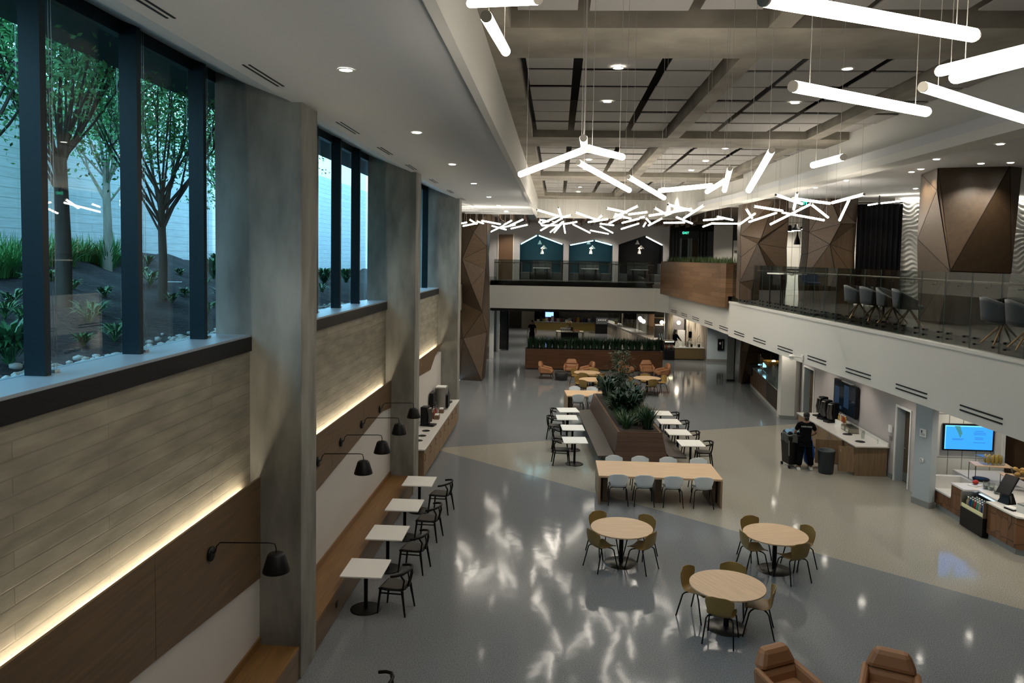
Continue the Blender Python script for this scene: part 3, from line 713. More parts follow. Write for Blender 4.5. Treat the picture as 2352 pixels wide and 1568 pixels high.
for co, L_, z, lb in [(T3(455,1255,950,1065),1.2,7.15,'glowing tube light rising to the right, left arm of the nearest V in mid-hall'),
    (T3(945,1070,1190,1130),1.15,7.15,'short-looking glowing tube, right arm of the nearest V in mid-hall'),
    (T3(910,995,916,1060),1.1,7.2,'glowing tube pointing away from the camera, seen end-on above the nearest V'),
    (T3(875,1170,1240,1370),1.2,7.15,'glowing tube light sloping down right just under the nearest V in mid-hall'),
    (T3(1235,1275,1490,1425),1.2,7.15,'glowing tube light sloping down right, in the middle of the ceiling view'),
    ((1515,438,1633,426),1.15,7.2,'nearly level glowing tube light pointing right, above the dense far clusters'),
    (T3(1800,1380,1930,1300),1.15,7.2,'glowing tube rising to the right that meets a steep tube left of the white drop'),
    (T3(1925,1370,1965,1215),1.15,7.2,'steep slim glowing tube left of the long bright diagonal tube'),
    (T3(2100,1370,2265,1085),1.2,7.1,'long steep bright glowing tube with a grey end cap at its lower end'),
    (T3(210,120,350,370),1.15,7.5,'glowing tube by the left white ceiling edge, steep with a pale cap on top'),
    (T3(95,25,580,-3),1.15,7.9,'glowing tube cut by the top edge of the view at the left ceiling edge'),
    (T4(365,-12,1960,270),1.15,7.2,'biggest glowing tube at the top right with a visible round end cap'),
    (T4(580,665,1600,860),1.2,7.15,'glowing tube below the biggest one, sloping gently down to the right'),
    (T4(730,1270,960,1210),1.1,7.15,'short glowing tube with a round cap at right, before the white drop'),
    (T4(1580,670,2500,960),1.25,7.2,'glowing tube sloping down right and leaving the right edge of the view'),
    (T4(1710,545,2700,310),1.2,7.25,'upper of the two stacked glowing tubes at the right edge of the view'),
    (T4(1830,592,2700,350),1.15,7.0,'lower thicker one of the two stacked glowing tubes at the right edge')]:
    p, q_ = place_tube(*co, L_, z, 1 if co[3] > co[1] else -1); tube_pendant(p, q_, lb, 'nearest tube lights over the hall')

def downlight(x, y, z, label, group, power, r=.075, lit=True, sp=True, hood=0):
    t = thing('downlight', label, 'downlight', (x, y, z), 0, group)
    MB().lathe([(r*1.25,-.004),(r*1.25,-.012),(r,-.012),(r,-.003)], n=20).build('trim_ring', WHITE, t)
    MB().disc(r, -.009, -.004, n=20).build('lens', LENS, t)
    if sp: spot('lamp_light', (0,0,-.03), t, power, 115)
for k, y in enumerate((4.4, 8.78, 13.2, 17.7, 22.26, 27.2, 31.6, 36.2)):
    nm = ['out of view near end', 'nearest in view', 'second in view', 'third in view', 'fourth in view', 'fifth in view', 'sixth in view', 'seventh in view'][k]
    downlight(-2.45, y, 8.30 if y < 33 else 8.36, 'round downlight in the left ceiling strip, '+nm, 'downlights in the left ceiling strip', SPOT_W*(1.2 if y < 30 else 3))
for x, side in ((.92, 'left'), (4.55, 'right')):
    for k, y in enumerate((12.75, 15.45, 21.7, 24.5, 27.1, 33.8, 36.3)):
        downlight(x, y, 9.295, 'round downlight in the %s row of hung ceiling panels, %s from the camera' % (side, ORD[k]), 'downlights in the hung ceiling panels', SPOT_W*(1.3 if y < 30 else 4), .08)
places = ['nearest, above the glass balustrade','second from the camera, above the glass balustrade','left of the largest faceted column top','second left of the largest faceted column top','just before the largest faceted column','right of the one just before the largest faceted column','above the hanging tubes before the curtain','farther, above the hanging tubes before the curtain','before the white relief wall','farther, before the white relief wall']
for k, (x, y) in enumerate([(8.03,14.69),(7.94,16.87),(8.43,18.64),(8.48,19.23),(9.18,17.5),(9.69,17.3),(7.73,21.39),(7.61,23.52),(10.45,23.38),(10.41,25.6)]):
    downlight(x, y, 8.42, 'small downlight in the right ceiling, '+places[k], 'downlights in the right ceiling', SPOT_W*1.3, .06)
for k, y in enumerate((12.5, 15.5, 18.5, 21.5, 24.5, 27.5, 30.3)):
    downlight(8.7 if y > 20 else 8.9, y, 3.26, 'round downlight under the right balcony, %s from the camera' % ORD[k], 'downlights under the right balcony', SPOT_W*.75)
for k, (x, y) in enumerate(((10.7,19.75),(10.7,17.6),(10.4,15.5),(10.6,33.5),(10.6,36.5))):  # the kiosk ones are added to brighten its otherwise unlit tile wall
    downlight(x, y, 3.26, 'round downlight above the %s, %s from the camera' % (('patterned kiosk counter, added for brightness', ORD[2-k]) if k < 3 else ('slatted servery counter', ORD[k-3])), 'downlights over the right counters', SPOT_W*.9)
k = 0
for y in (46.0, 51.0, 57.0, 63.0):
    for x in (-3.0, .5, 4.0, 8.2):
        downlight(x, y, 3.30, 'round downlight between the dark battens of the far servery', 'downlights in the far servery', SPOT_W*3.4); k += 1
for k, x in enumerate((-2.9, -.3, 2.7, 5.6)):
    downlight(x, 47.2, 8.42, 'downlight before the upper back wall, %s from the left' % ORD[k].replace('nearest', 'first'), 'downlights before the upper back wall', SPOT_W*2.6)
for k, (x, y) in enumerate(((10.0,31.5),(10.6,35.6))):  # extra lamps added to raise the light in the tiled gap
    downlight(x, y, 8.42, ['nearer added downlight brightening the white tiled room','farther added downlight brightening the white tiled room'][k], 'added downlights in the tiled room', SPOT_W*3)
for k, (x, y) in enumerate(((7.4,50.5),(9.6,50.5),(10.2,44.0))):  # lamps added to lift the dark corridor and the white wall
    downlight(x, y, 8.42, ['added downlight brightening the dark glass corridor, left one','added downlight brightening the dark glass corridor, right one','added downlight brightening the white wall beyond the balcony planter'][k], 'added downlights around the glass corridor', SPOT_W*2.5)
# linear slot diffusers in the left ceiling, and in the balcony fascia
for k, (a, b) in enumerate(((5.9,6.9),(8.58,9.67),(12.24,13.4),(15.05,16.13),(17.88,18.9),(21.2,22.3),(24.6,25.7),(27.9,29.0),(31.0,32.0))):
    t = thing('slot_diffuser', 'black double slot diffuser by the left windows, %s from the camera' % ORD[k], 'air vent', (-3.53, (a+b)/2, 8.30), 0, 'slot diffusers by the windows')
    for s_ in (-.035, .035): BX('slot', BLACK, (s_-.012, s_+.012, -(b-a)/2, (b-a)/2, -.006, .002), t)
y = 11.6; k = 0
ys_ = []
v = 12.0
starts = [13.81-2.45, 13.81, 16.26, 18.74, 21.19, 23.66, 26.1, 28.5, 30.91, 33.34, 35.7, 38.1, 40.5]
for k, y0 in enumerate(starts):
    y1 = y0+1.28; off = 0 if y0 < 30 else .0
    def fxx(y):
        if y < 30.6: return fx(y)
        P = FBr
        for (xa, ya), (xb, yb) in zip(P, P[1:]):
            if ya <= y <= yb: return xa+.12+(xb-xa)*(y-ya)/(yb-ya)
        return 6.1
    xa, xb = fxx(y0), fxx(y1)
    t = thing('fascia_vent', 'double slot vent low on the white balcony front, %s from the camera' % ORD[k], 'air vent', (xa, y0, 3.48), math.atan2(xa-xb, y1-y0), 'slot vents in the balcony front')
    L_ = math.hypot(xb-xa, y1-y0)
    for z_ in (-.045, .045): BX('slot', BLACK, (-.012, .01, 0, L_, z_-.014, z_+.014), t)

# ================================================================== LEFT SIDE: panels, bench, counter, wall lamps
XP = -4.19
def wood_panel(y0, y1, bottom, label, seams=()):
    t = thing('wood_wall_panel', label, 'wall panel')
    ed = [y0]+list(seams)+[y1]
    def zb_(y):
        for (ya, za), (yb, zb2) in zip(bottom, bottom[1:]):
            if ya <= y <= yb: return za+(zb2-za)*(y-ya)/(yb-ya)
        return bottom[-1][1]
    for a, b in zip(ed, ed[1:]):
        ys2 = [a+.004]+[y for y, _ in bottom if a+.01 < y < b-.01]+[b-.004]
        pts = [(y, zb_(y)) for y in ys2]+[(b-.004, 2.98), (a+.004, 2.98)]
        n = len(pts); m = MB(); m.add([(XP, y, z) for y, z in pts]+[(XP-.03, y, z) for y, z in pts],
            [tuple(range(n)), tuple(range(n, 2*n))[::-1]]+[(i,(i+1)%n,n+(i+1)%n,n+i) for i in range(n)])
        m.build('panel_board', PANELW, t)
    MB().box(-4.345, -4.24, y0+.1, y1-.25, 2.78, 2.82).build('light_tray', BLACK, t)
    MB().box(-4.29, -4.26, y0+.15, y1-.3, 2.822, 2.832).build('led_strip', COVEW, t)
wood_panel(2.62, 10.66, [(2.6,2.3),(7.75,1.83),(10.68,1.50)], 'dark wood panel with a light slot above, nearest bay beside the big concrete column', (4.9, 7.75))
wood_panel(11.40, 19.43, [(11.38,1.82),(13.3,1.98),(18.4,2.38),(19.45,2.27)], 'dark wood panel with a light slot above, middle bay behind four black wall lamps', (14.2, 16.6, 18.2))
wood_panel(20.17, 28.08, [(20.1,2.62),(25.6,2.36),(26.6,2.71),(28.1,2.93)], 'dark wood panel with a tapered lower edge above the beverage counter', (24.0,))
for (a, b) in ((2.6,10.68),(11.38,19.45),(20.15,28.1)):
    struct(BX('wall_left_lower_white', mat('warm_white_wall', (.60, .57, .54), .6), (-4.345, -4.215, a, b, 0, 2.66)))
def bench(y0, y1, label):
    t = thing('wall_bench', label, 'bench')
    BX('seat', BENCHW, (-4.21, XC-.02, y0+.01, y1-.01, .44, .50), t, .004)
    BX('seat_back_rail', BENCHW, (-4.21, -4.185, y0+.01, y1-.01, .50, .62), t)
    BX('front_board', PANELW, (XC-.05, XC-.025, y0+.01, y1-.01, .02, .44), t)
    y = y0+1.2
    while y < y1-.3:
        BX('power_socket', BLACK, (XC-.027, XC-.015, y-.05, y+.05, .20, .30), t, .004); y += 1.75
bench(2.6, 10.68, 'oak wall bench in the nearest bay, seen only by the big concrete column')
bench(11.38, 19.45, 'long oak wall bench beside the four white square tables')

def wall_lamp(y, z, label, z_sh=2.44):
    t = thing('wall_lamp', label, 'wall lamp', (XP, y, z), 0, 'black swing-arm wall lamps')
    MB().lathe([(0,0),(.085,0),(.09,.012),(.09,.03),(.0,.035)], n=20).build('wall_plate', BLACK, t).rotation_euler = (0, R(90), 0)
    MB().tube([(.02,0,-.0),(.07,0,.03),(.085,0,.10),(.13,0,.145),(.75,0,.165),(.815,0,.155),(.83,0,.10),(.83,0,.03)], .008, 8).build('arm', BLACK, t)
    MB().lathe([(.0,.05),(.03,.048),(.085,.04),(.105,.02),(.16,-.16),(.165,-.185),(.155,-.185),(.10,.0),(.0,.02)], (.83,0,0), 26).build('shade', BLACK, t)
    return t
for k, (y, z) in enumerate(((9.04,2.49),(13.3,2.50),(14.76,2.50),(16.38,2.50),(18.1,2.50))):
    wall_lamp(y, z, ['black swing-arm wall lamp in the nearest bay before the big concrete column', 'black wall lamp with its plate hidden by the column, nearest of the four',
      'black wall lamp, second of the row of four over the long bench', 'black wall lamp, third of the row of four over the long bench', 'black wall lamp, farthest of the row of four over the long bench'][k])

# counter in the third bay
t = thing('beverage_counter', 'long white-topped beverage counter with wooden drawers by the third window bay', 'counter')
BX('body', CABW, (-4.21, -3.56, 20.66, 28.07, .08, .86), t); BX('plinth', BLACK, (-4.21, -3.60, 20.70, 28.07, 0, .08), t)
BX('worktop', QUARTZ, (-4.21, -3.50, 20.60, 28.08, .86, .90), t, .006); BX('splashback', QUARTZ, (-4.21, -4.18, 20.6, 28.08, .90, 1.0), t)
for k in range(8):
    y = 20.72+k*.918
    d = BX('door', CABW, (-3.56, -3.543, y, y+.9, .10, .85), t, .003)
    MB().tube([(-3.543,y+.08,.74),(-3.515,y+.08,.72),(-3.515,y+.08,.56),(-3.543,y+.08,.54)], .007, 6).build('handle', BLACK, d)
for k, y in enumerate((21.6, 22.2, 22.85)):
    tt = thing('waste_opening', 'black round waste opening in the beverage counter, %s from the camera' % ORD[k], 'waste chute', (-3.86, y, .90), 0, 'waste openings of the beverage counter')
    MB().lathe([(.0,.003),(.11,.003),(.12,.008),(.125,.0)], n=24).build('ring', BLACK, tt)
def dispenser(loc, label, h=.62, w_=.3, rz=0, m_=BLACK):
    t = thing('coffee_dispenser', label, 'coffee machine', loc, rz)
    BX('base', m_, (-w_/2, w_/2, -.24, .2, 0, .05), t, .01); BX('body', m_, (-w_/2, w_/2, -.02, .2, .05, h), t, .03)
    MB().tube([(-w_*.28,-.06,.12),(-w_*.28,-.1,h*.5),(-w_*.28,-.05,h*.9)], .05, 10).build('tank', mat('smoked_plastic', (.07,.065,.06), .15), t)
    MB().tube([(w_*.18,-.06,.12),(w_*.18,-.1,h*.5),(w_*.18,-.05,h*.9)], .05, 10).build('tank', mat('smoked_plastic', (.07,.065,.06), .15), t)
    BX('chrome_cap', STEEL, (-w_*.3, w_*.3, -.10, -.03, h*.88, h*.93), t, .008)
dispenser((-3.93, 23.6, .90), 'black coffee dispenser nearest on the left beverage counter', .60, .32, R(80))
dispenser((-3.95, 27.4, .90), 'tall black coffee machine at the far end of the left beverage counter', .62, .30, R(80))
t = thing('coffee_brewer', 'large steel-bodied brewer between black machines on the left counter', 'coffee machine', (-3.90, 26.4, .90))
BX('body', STEEL, (-.22, .16, -.3, .3, .0, .75), t, .01); BX('front_panel', BLACK, (.16, .24, -.25, .2, .05, .5), t, .01); BX('top_tray', TWHITE, (-.2, .14, -.25, .2, .75, .77), t)
t = thing('coffee_brewer', 'flat black machine against the wall behind the steel brewer', 'coffee machine', (-4.12, 25.6, .90)); BX('body', BLACK, (-.05, .08, -.3, .3, 0, .7), t, .01); BX('spout', STEEL, (.08, .12, -.04, .04, .3, .36), t)
for k in range(4):
    t = thing('syrup_bottle', 'pump bottle between the coffee machines on the left counter', 'bottle', (-3.95+.05*(k%2), 24.35+.22*k, .90), 0, 'pump bottles on the left counter')
    MB().lathe([(0,0),(.045,0),(.045,.2),(.018,.25),(.018,.30),(0,.30)], n=12).build('bottle_body', mat('syrup_%d' % (k%2), [(.55,.5,.42),(.25,.05,.03)][k%2], .3), t)
    MB().tube([(0,0,.3),(0,0,.35),(.04,0,.36)], .008, 6).build('pump', TWHITE, t)
for k in range(2):
    t = thing('napkin_box', ['brown box of cup lids before the syrup bottles','brown box of lids before the steel brewer'][k], 'box', (-3.80, 24.6+k*1.0, .90))
    BX('box_body', mat('brown_card', (.16,.10,.06), .6), (-.08,.08,-.12,.12,0,.13), t); BX('lids', TWHITE, (-.06,.06,-.1,.1,.13,.16), t)
# left small tables and black chairs
def square_table():
    t = thing('cafe_table', '', 'table')
    BX('table_top', TWHITE, (-.36, .36, -.40, .40, .715, .74), t, .004)
    MB().tube([(0,0,.03),(0,0,.715)], .035, 14).build('pole', BLACK, t)
    MB().lathe([(0,.022),(.25,.018),(.27,.008),(.27,0)], n=36).build('base_disc', BLACK, t); return t
SQ = Proto(square_table())
def black_chair():
    """seat faces +x? front toward -y; back at +y"""
    t = thing('wishbone_chair', '', 'chair')
    m = MB(); m.prism([(-.22,-.23),(.22,-.23),(.24,-.1),(.20,.2),(.1,.235),(-.1,.235),(-.20,.2),(-.24,-.1)], .43, .455); m.build('seat', BLACKW, t, bevel=.008)
    MB().prism([(-.2,-.2),(.2,-.2),(.2,.12),(.15,.19),(-.15,.19),(-.2,.12)], .456, .468).build('seat_pad', mat('dark_grey_seat', (.05,.045,.04), .7), t, bevel=.005)
    for s_ in (-1, 1):
        MB().tube([(s_*.19,-.2,.43),(s_*.215,-.245,0)], .024, 8, .015).build('leg', BLACKW, t)
        MB().tube([(s_*.19,.2,.43),(s_*.225,.27,0)], .024, 8, .015).build('leg', BLACKW, t)
        MB().tube([(s_*.17,.2,.44),(s_*.185,.235,.62),(s_*.235,.20,.715)], .018, 8).build('back_post', BLACKW, t)
    MB().tube([(-.27,.02,.70),(-.265,.12,.72),(-.2,.22,.745),(-.1,.265,.755),(0,.275,.758),(.1,.265,.755),(.2,.22,.745),(.265,.12,.72),(.27,.02,.70)], .023, 8).build('top_rail', BLACKW, t)
    MB().tube([(0,.235,.45),(0,.255,.56)], .02, 6).build('back_splat', BLACKW, t)
    for s_ in (-1, 1): MB().tube([(0,.252,.55),(s_*.035,.265,.62),(s_*.09,.262,.75)], .015, 6).build('splat_arm', BLACKW, t)
    for s_ in (-1, 1): MB().tube([(s_*.19,-.2,.36),(s_*.19,.22,.38)], .013, 6).build('stretcher', BLACKW, t)
    return t
BC = Proto(black_chair())
TY = [12.98, 14.72, 16.42, 18.22]
for k, y in enumerate(TY):
    SQ.put((-3.22, y, 0), 0, 'white square table by the long wall bench, %s from the camera' % ORD[k], 'white square tables by the wall bench')
    BC.put((-2.70, y+.02, 0), R(-98+random.uniform(-4, 4)), 'black curved-back chair at the %s white table of the wall bench' % ORD[k], 'black chairs by the wall bench')
BC.put((-2.28, 9.47, 0), R(-95), 'black chair whose rail tips just show at the bottom edge of the view', 'black chairs by the wall bench')

# ================================================================== CENTRAL PLANTER GROUP
G0 = Vector((2.60, 22.45)); GA = R(3.8)
def G(x, y): return (G0.x+x*cos(GA)-y*sin(GA), G0.y+x*sin(GA)+y*cos(GA))
pl = thing('planter_bench', 'big walnut planter with leaning sides and dark benches along both sides', 'planter', (G0.x, G0.y, 0), GA)
bot = [(-.85,0,.0),(.85,0,.0),(.85,7.2,.0),(-.85,7.2,.0)]; top = [(-.66,.42,1.05),(.66,.42,1.05),(.66,6.9,1.05),(-.66,6.9,1.05)]
MB().hull2(bot, top).build('body', WALNUTD, pl)
m = MB(); m.add([(-.66,.42,1.055),(.66,.42,1.055),(.66,6.9,1.055),(-.66,6.9,1.055),(-.58,.50,1.055),(.58,.50,1.055),(.58,6.82,1.055),(-.58,6.82,1.055)], [(0,1,5,4),(1,2,6,5),(2,3,7,6),(3,0,4,7)])
m.build('rim', mat('walnut_rim', (.15,.08,.04), .4), pl)
BX('soil', SOIL, (-.59, .59, .49, 6.83, 1.05, 1.07), pl)
for s_ in (-1, 1):
    m = MB(); m.prism([(s_*.80,-.02),(s_*1.30,-.08),(s_*1.28,6.6),(s_*.72,6.9)], .40, .45); m.build('bench_seat', mat('dark_bench_seat', (.055,.045,.038), .4), pl)
    m = MB(); m.prism([(s_*.9,.35),(s_*1.02,.35),(s_*1.02,6.3),(s_*.9,6.3)], 0, .40); m.build('bench_support', BLACK, pl)
def table_at(loc, rz, label, group): SQ.put((loc[0], loc[1], 0), rz, label, group)
for k, (c, a) in enumerate((((.645,22.97),4.5),((.61,24.67),4.5),((.45,26.23),4),((.50,27.54),9))):
    table_at(c, R(a), 'white square table on the left of the big planter, %s from the camera' % ORD[k], 'white square tables around the planter')
for k, (c, a) in enumerate((((4.11,23.05),3),((3.955,24.47),3),((3.90,26.07),3),((3.805,27.47),2))):
    table_at(c, R(a), 'white square table on the right of the big planter, %s from the camera' % ORD[k], 'white square tables around the planter')
for k, (x, y, a) in enumerate(((.24,22.94,96),(.22,24.49,92),(.03,26.23,88),(.14,27.55,84))):
    BC.put((x, y, 0), R(a), 'black curved-back chair on the left of the planter, %s from the camera' % ORD[k], 'black chairs around the planter')
for k, (x, y, a) in enumerate(((4.52,23.18,-92),(4.36,24.5,-90),(4.30,26.1,-88),(4.19,27.5,-90))):
    BC.put((x, y, 0), R(a), 'black curved-back chair on the right of the planter, %s from the camera' % ORD[k], 'black chairs around the planter')
# long tables
def long_table(x0, x1, y0, y1, label, rz=0):
    t = thing('long_table', label, 'table', ((x0+x1)/2, (y0+y1)/2, 0), rz); a, b = (x1-x0)/2, (y1-y0)/2
    BX('table_top', OAKT, (-a, a, -b, b, .69, .74), t, .003)
    BX('side_panel', mat('oak_outer_panel', (.30,.21,.13), .5), (-a, -a+.05, -b, b, 0, .69), t, .003); BX('side_panel', mat('oak_outer_panel', (.30,.21,.13), .5), (a-.05, a, -b, b, 0, .69), t, .003)
    for s_ in (-1, 1): BX('inner_support', mat('dark_oak', (.09,.06,.035), .5), (s_*a*.92-.12 if s_ > 0 else -a*.92, s_*a*.92 if s_ > 0 else -a*.92+.12, -b*.7, b*.7, 0, .69), t)
    BX('centre_support', mat('dark_oak', (.09,.06,.035), .5), (-.08, .08, -b*.6, b*.6, 0, .69), t)
long_table(1.16, 4.25, 19.22, 20.70, 'long pale oak table with white shell chairs, in front of the big planter', R(.4))
long_table(.45, 3.48, 30.5, 31.8, 'far long pale oak table with white chairs, behind the big planter', R(4))
def shell_chair(m_, w_=.23):
    """front toward -y"""
    t = thing('shell_chair', '', 'chair')
    prof = [(-.23,.425),(-.20,.455),(-.08,.462),(.06,.448),(.15,.452),(.205,.50),(.228,.58),(.245,.68),(.262,.77),(.272,.82)]
    wid = [.185,.205,.22,.222,.20,.175,.20,.225,.215,.155]
    n = len(prof)-1
    def fn(a, b):
        f = a*n; i = min(int(f), n-1); q_ = f-i
        y = prof[i][0]*(1-q_)+prof[i+1][0]*q_; z = prof[i][1]*(1-q_)+prof[i+1][1]*q_; ww = wid[i]*(1-q_)+wid[i+1]*q_
        s_ = b*2-1; x = s_*ww*w_/.23
        up = max(0, (a-.5)*2)
        return (x, y-abs(s_)**2*.055*min(1, up*1.6), z+abs(s_)**2.2*(.035*(1-up))-abs(s_)**4*.03*up*(1 if a > .9 else 0))
    MB().grid(fn, 18, 10).build('seat_shell', m_, t, solid=.012, subsurf=1)
    for sx in (-1, 1):
        MB().tube([(sx*.10,-.06,.44),(sx*.19,-.12,.435),(sx*.215,-.15,.40),(sx*.25,-.24,0)], .013, 8).build('leg', BLACK, t)
        MB().tube([(sx*.10,.08,.44),(sx*.19,.13,.435),(sx*.215,.16,.40),(sx*.25,.26,0)], .013, 8).build('leg', BLACK, t)
    BX('seat_mount', BLACK, (-.1, .1, -.08, .1, .425, .445), t)
    return t
WC = Proto(shell_chair(WPLAST, .25)); OC = Proto(shell_chair(OLIVE, .245))
for k, x in enumerate((1.66, 2.31, 3.03, 3.78)):
    WC.put((x, 19.38, 0), R(180), 'white shell chair on the near side of the near long table, %s from the left' % ORD[k].replace('nearest', 'first'), 'white chairs at the near long table')
for k, x in enumerate((1.67, 2.38, 3.14, 3.96)):
    WC.put((x, 20.74, 0), 0, 'white shell chair behind the near long table, %s from the left' % ORD[k].replace('nearest', 'first'), 'white chairs at the near long table')
for k, x in enumerate((.94, 1.58, 2.3, 3.0)):
    WC.put((x, 30.62+.05*k, 0), R(184), 'white shell chair on the near side of the far long table, %s from the left' % ORD[k].replace('nearest', 'first'), 'white chairs at the far long table')
for k, x in enumerate((.86, 1.6, 2.4, 3.2)):
    WC.put((x, 32.05, 0), R(4), 'white shell chair behind the far long table, %s from the left' % ORD[k].replace('nearest', 'first'), 'white chairs at the far long table')

# round tables
def round_table(r=.63):
    t = thing('round_table', '', 'table')
    m = MB(); m.disc(r, .715, .74, n=56); m.build('table_top', OAKT, t, bevel=.004)
    MB().tube([(0,0,.02),(0,0,.715)], .045, 16).build('pole', BLACK, t)
    MB().lathe([(0,.03),(.06,.028),(.33,.014),(.345,0)], n=40).build('base_disc', mat('grey_base_metal', (.07,.068,.06), .3, metal=.7), t); return t
RT = Proto(round_table())
def chairs_round(tc, backs, labels, group):
    for b, lb in zip(backs, labels):
        d = Vector((tc[0]-b[0], tc[1]-b[1])).normalized(); c = Vector(b)+d*.27
        OC.put((c.x, c.y, 0), math.atan2(d.x, -d.y), lb, group)
for (c, a, backs, nm) in [((1.43,15.5), 0, [(.94,16.26),(2.06,16.12),(.78,15.08),(2.03,15.06)], 'leftmost near round table'),
    ((4.50,15.47), 20, [(4.16,16.32),(5.30,15.80),(3.79,15.35),(4.83,14.76)], 'rightmost near round table'),
    ((2.99,12.9), -60, [(2.36,13.45),(3.28,13.72),(2.70,12.18),(3.75,12.72)], 'nearest round table'),
    ((1.55,36.87), 0, [(.88,37.5),(1.96,37.85),(1.31,36.2),(2.3,36.2)], 'farther left round table behind the far long table'),
    ((1.73,34.75), 0, [(.97,35.23),(2.14,35.5),(1.22,34.05),(2.30,34.1)], 'nearer left round table behind the far long table'),
    ((4.27,35.6), 0, [(4.27,36.5),(3.42,35.3),(4.45,34.75),(5.17,36.1)], 'far round table right of the planter tree')]:
    RT.put((*c, 0), R(a), 'pale oak round table, the '+nm, 'pale oak round tables')
    pos = ['back left', 'back right', 'front left', 'front right'] if nm[0:3] != 'far round' else []
    chairs_round(c, backs, ['olive shell chair at the %s of the %s' % (p_, nm.replace(' behind the far long table', '').replace(' right of the planter tree', ' by the planter tree')) for p_ in ['back left', 'back right', 'front left', 'front right']], 'olive chairs at the round tables')
# tan armchairs
def armchair():
    t = thing('armchair', '', 'armchair')                       # front toward -y
    BX('seat_cushion', TAN, (-.27, .27, -.34, .26, .30, .46), t, .05)
    m = MB(); m.hull2([(-.31,.14,.32),(.31,.14,.32),(.33,.36,.32),(-.33,.36,.32)], [(-.33,.19,.62),(.33,.19,.62),(.34,.40,.62),(-.34,.40,.62)]); m.hull2([(-.33,.19,.62),(.33,.19,.62),(.34,.40,.62),(-.34,.40,.62)], [(-.22,.28,.88),(.22,.28,.88),(.20,.44,.88),(-.20,.44,.88)]); m.build('backrest', TAN, t, bevel=.07)
    for s_ in (-1, 1):
        m = MB(); m.hull2([(s_*.26,-.32,.30),(s_*.36,-.30,.30),(s_*.36,.30,.30),(s_*.26,.30,.30)], [(s_*.30,-.24,.55),(s_*.40,-.22,.55),(s_*.37,.32,.66),(s_*.27,.32,.66)]); m.build('armrest', TAN, t, bevel=.048)
    BX('seat_frame', mat('dark_underframe', (.03,.02,.015), .5), (-.28, .28, -.3, .3, .25, .30), t, .01)
    for sx in (-1, 1):
        for sy in (-1, 1): MB().tube([(sx*.24,sy*.24,.27),(sx*.30,sy*.31,0)], .02, 8, .012).build('leg', BLACKW, t)
    return t
AC = Proto(armchair())
for x, y, a, lb in [(-.42,39.3,82,'tan armchair nearest the left end of the far planter, facing right'), (.84,40.3,-6,'tan armchair facing the camera before the far planter, left group'),
    (1.62,39.75,-75,'tan armchair turned left behind the farther left round table'), (4.85,40.6,4,'tan armchair facing the camera before the far planter, right group'),
    (5.5,39.75,-80,'tan armchair turned left at the right end of the far planter'), (3.75,40.3,60,'tan armchair mostly hidden behind the planter tree'),
    (3.28,10.30,28,'tan armchair cut by the bottom edge, left of the two nearest'), (4.60,10.32,-24,'tan armchair cut by the bottom edge, right of the two nearest')]:
    AC.put((x, y, 0), R(a), lb, 'tan armchairs')
t = thing('drum_table', 'dark drum-shaped side table between the far left tan armchairs', 'side table', (.34, 38.95, 0)); MB().lathe([(0,.40),(.33,.40),(.35,.38),(.30,0),(0,0)], n=28).build('drum', mat('dark_drum', (.03,.03,.03), .4), t)
t = thing('drum_table', 'dark side table hidden behind the right group of tan armchairs', 'side table', (4.55, 39.4, 0)); MB().lathe([(0,.40),(.3,.40),(.32,.38),(.28,0),(0,0)], n=28).build('drum', MATS['dark_drum'], t)

# ------------------------------------------------------------------ plants
def blade_clump(n, h, spread, w_, seed, droop=.5, hv=.35):
    r_ = random.Random(seed); m = MB()
    for _ in range(n):
        a = r_.uniform(0, 2*pi); d = r_.uniform(0, spread*.35); L_ = h*r_.uniform(1-hv, 1); ln = r_.uniform(.1, 1)*spread
        x0, y0 = cos(a)*d, sin(a)*d; px_, py_ = -sin(a), cos(a); pts = []; seg = 5
        for i in range(seg+1):
            f = i/seg; ww = w_*(1-f)**.6*(.5+min(f*4, .5)); out = ln*f**1.8; z = L_*(f-droop*f*f*.5*ln/spread)
            cx_, cy_ = x0+cos(a)*out, y0+sin(a)*out
            pts += [(cx_+px_*ww, cy_+py_*ww, z), (cx_-px_*ww, cy_-py_*ww, z)]
        m.add(pts, [(2*i, 2*i+1, 2*i+3, 2*i+2) for i in range(seg)], True)
    return m
def leafy_clump(n, h, spread, seed, lw=.035):
    r_ = random.Random(seed); m = MB()
    for _ in range(n):
        a = r_.uniform(0, 2*pi); f0 = r_.uniform(.25, 1); base = Vector((cos(a)*spread*.25*r_.random(), sin(a)*spread*.25*r_.random(), h*f0*.5))
        tip = Vector((cos(a)*spread*r_.uniform(.5,1), sin(a)*spread*r_.uniform(.5,1), h*r_.uniform(.35,1)))
        mid = base.lerp(tip, .55)+Vector((0,0,h*.15)); sd = Vector((-sin(a), cos(a), 0))*lw*r_.uniform(.7, 1.4)
        m.add([base, mid+sd, tip, mid-sd], [(0,1,2,3)], True)
        if r_.random() < .4: m.tube([Vector((0,0,0)), base], .006, 4, cap=False)
    return m
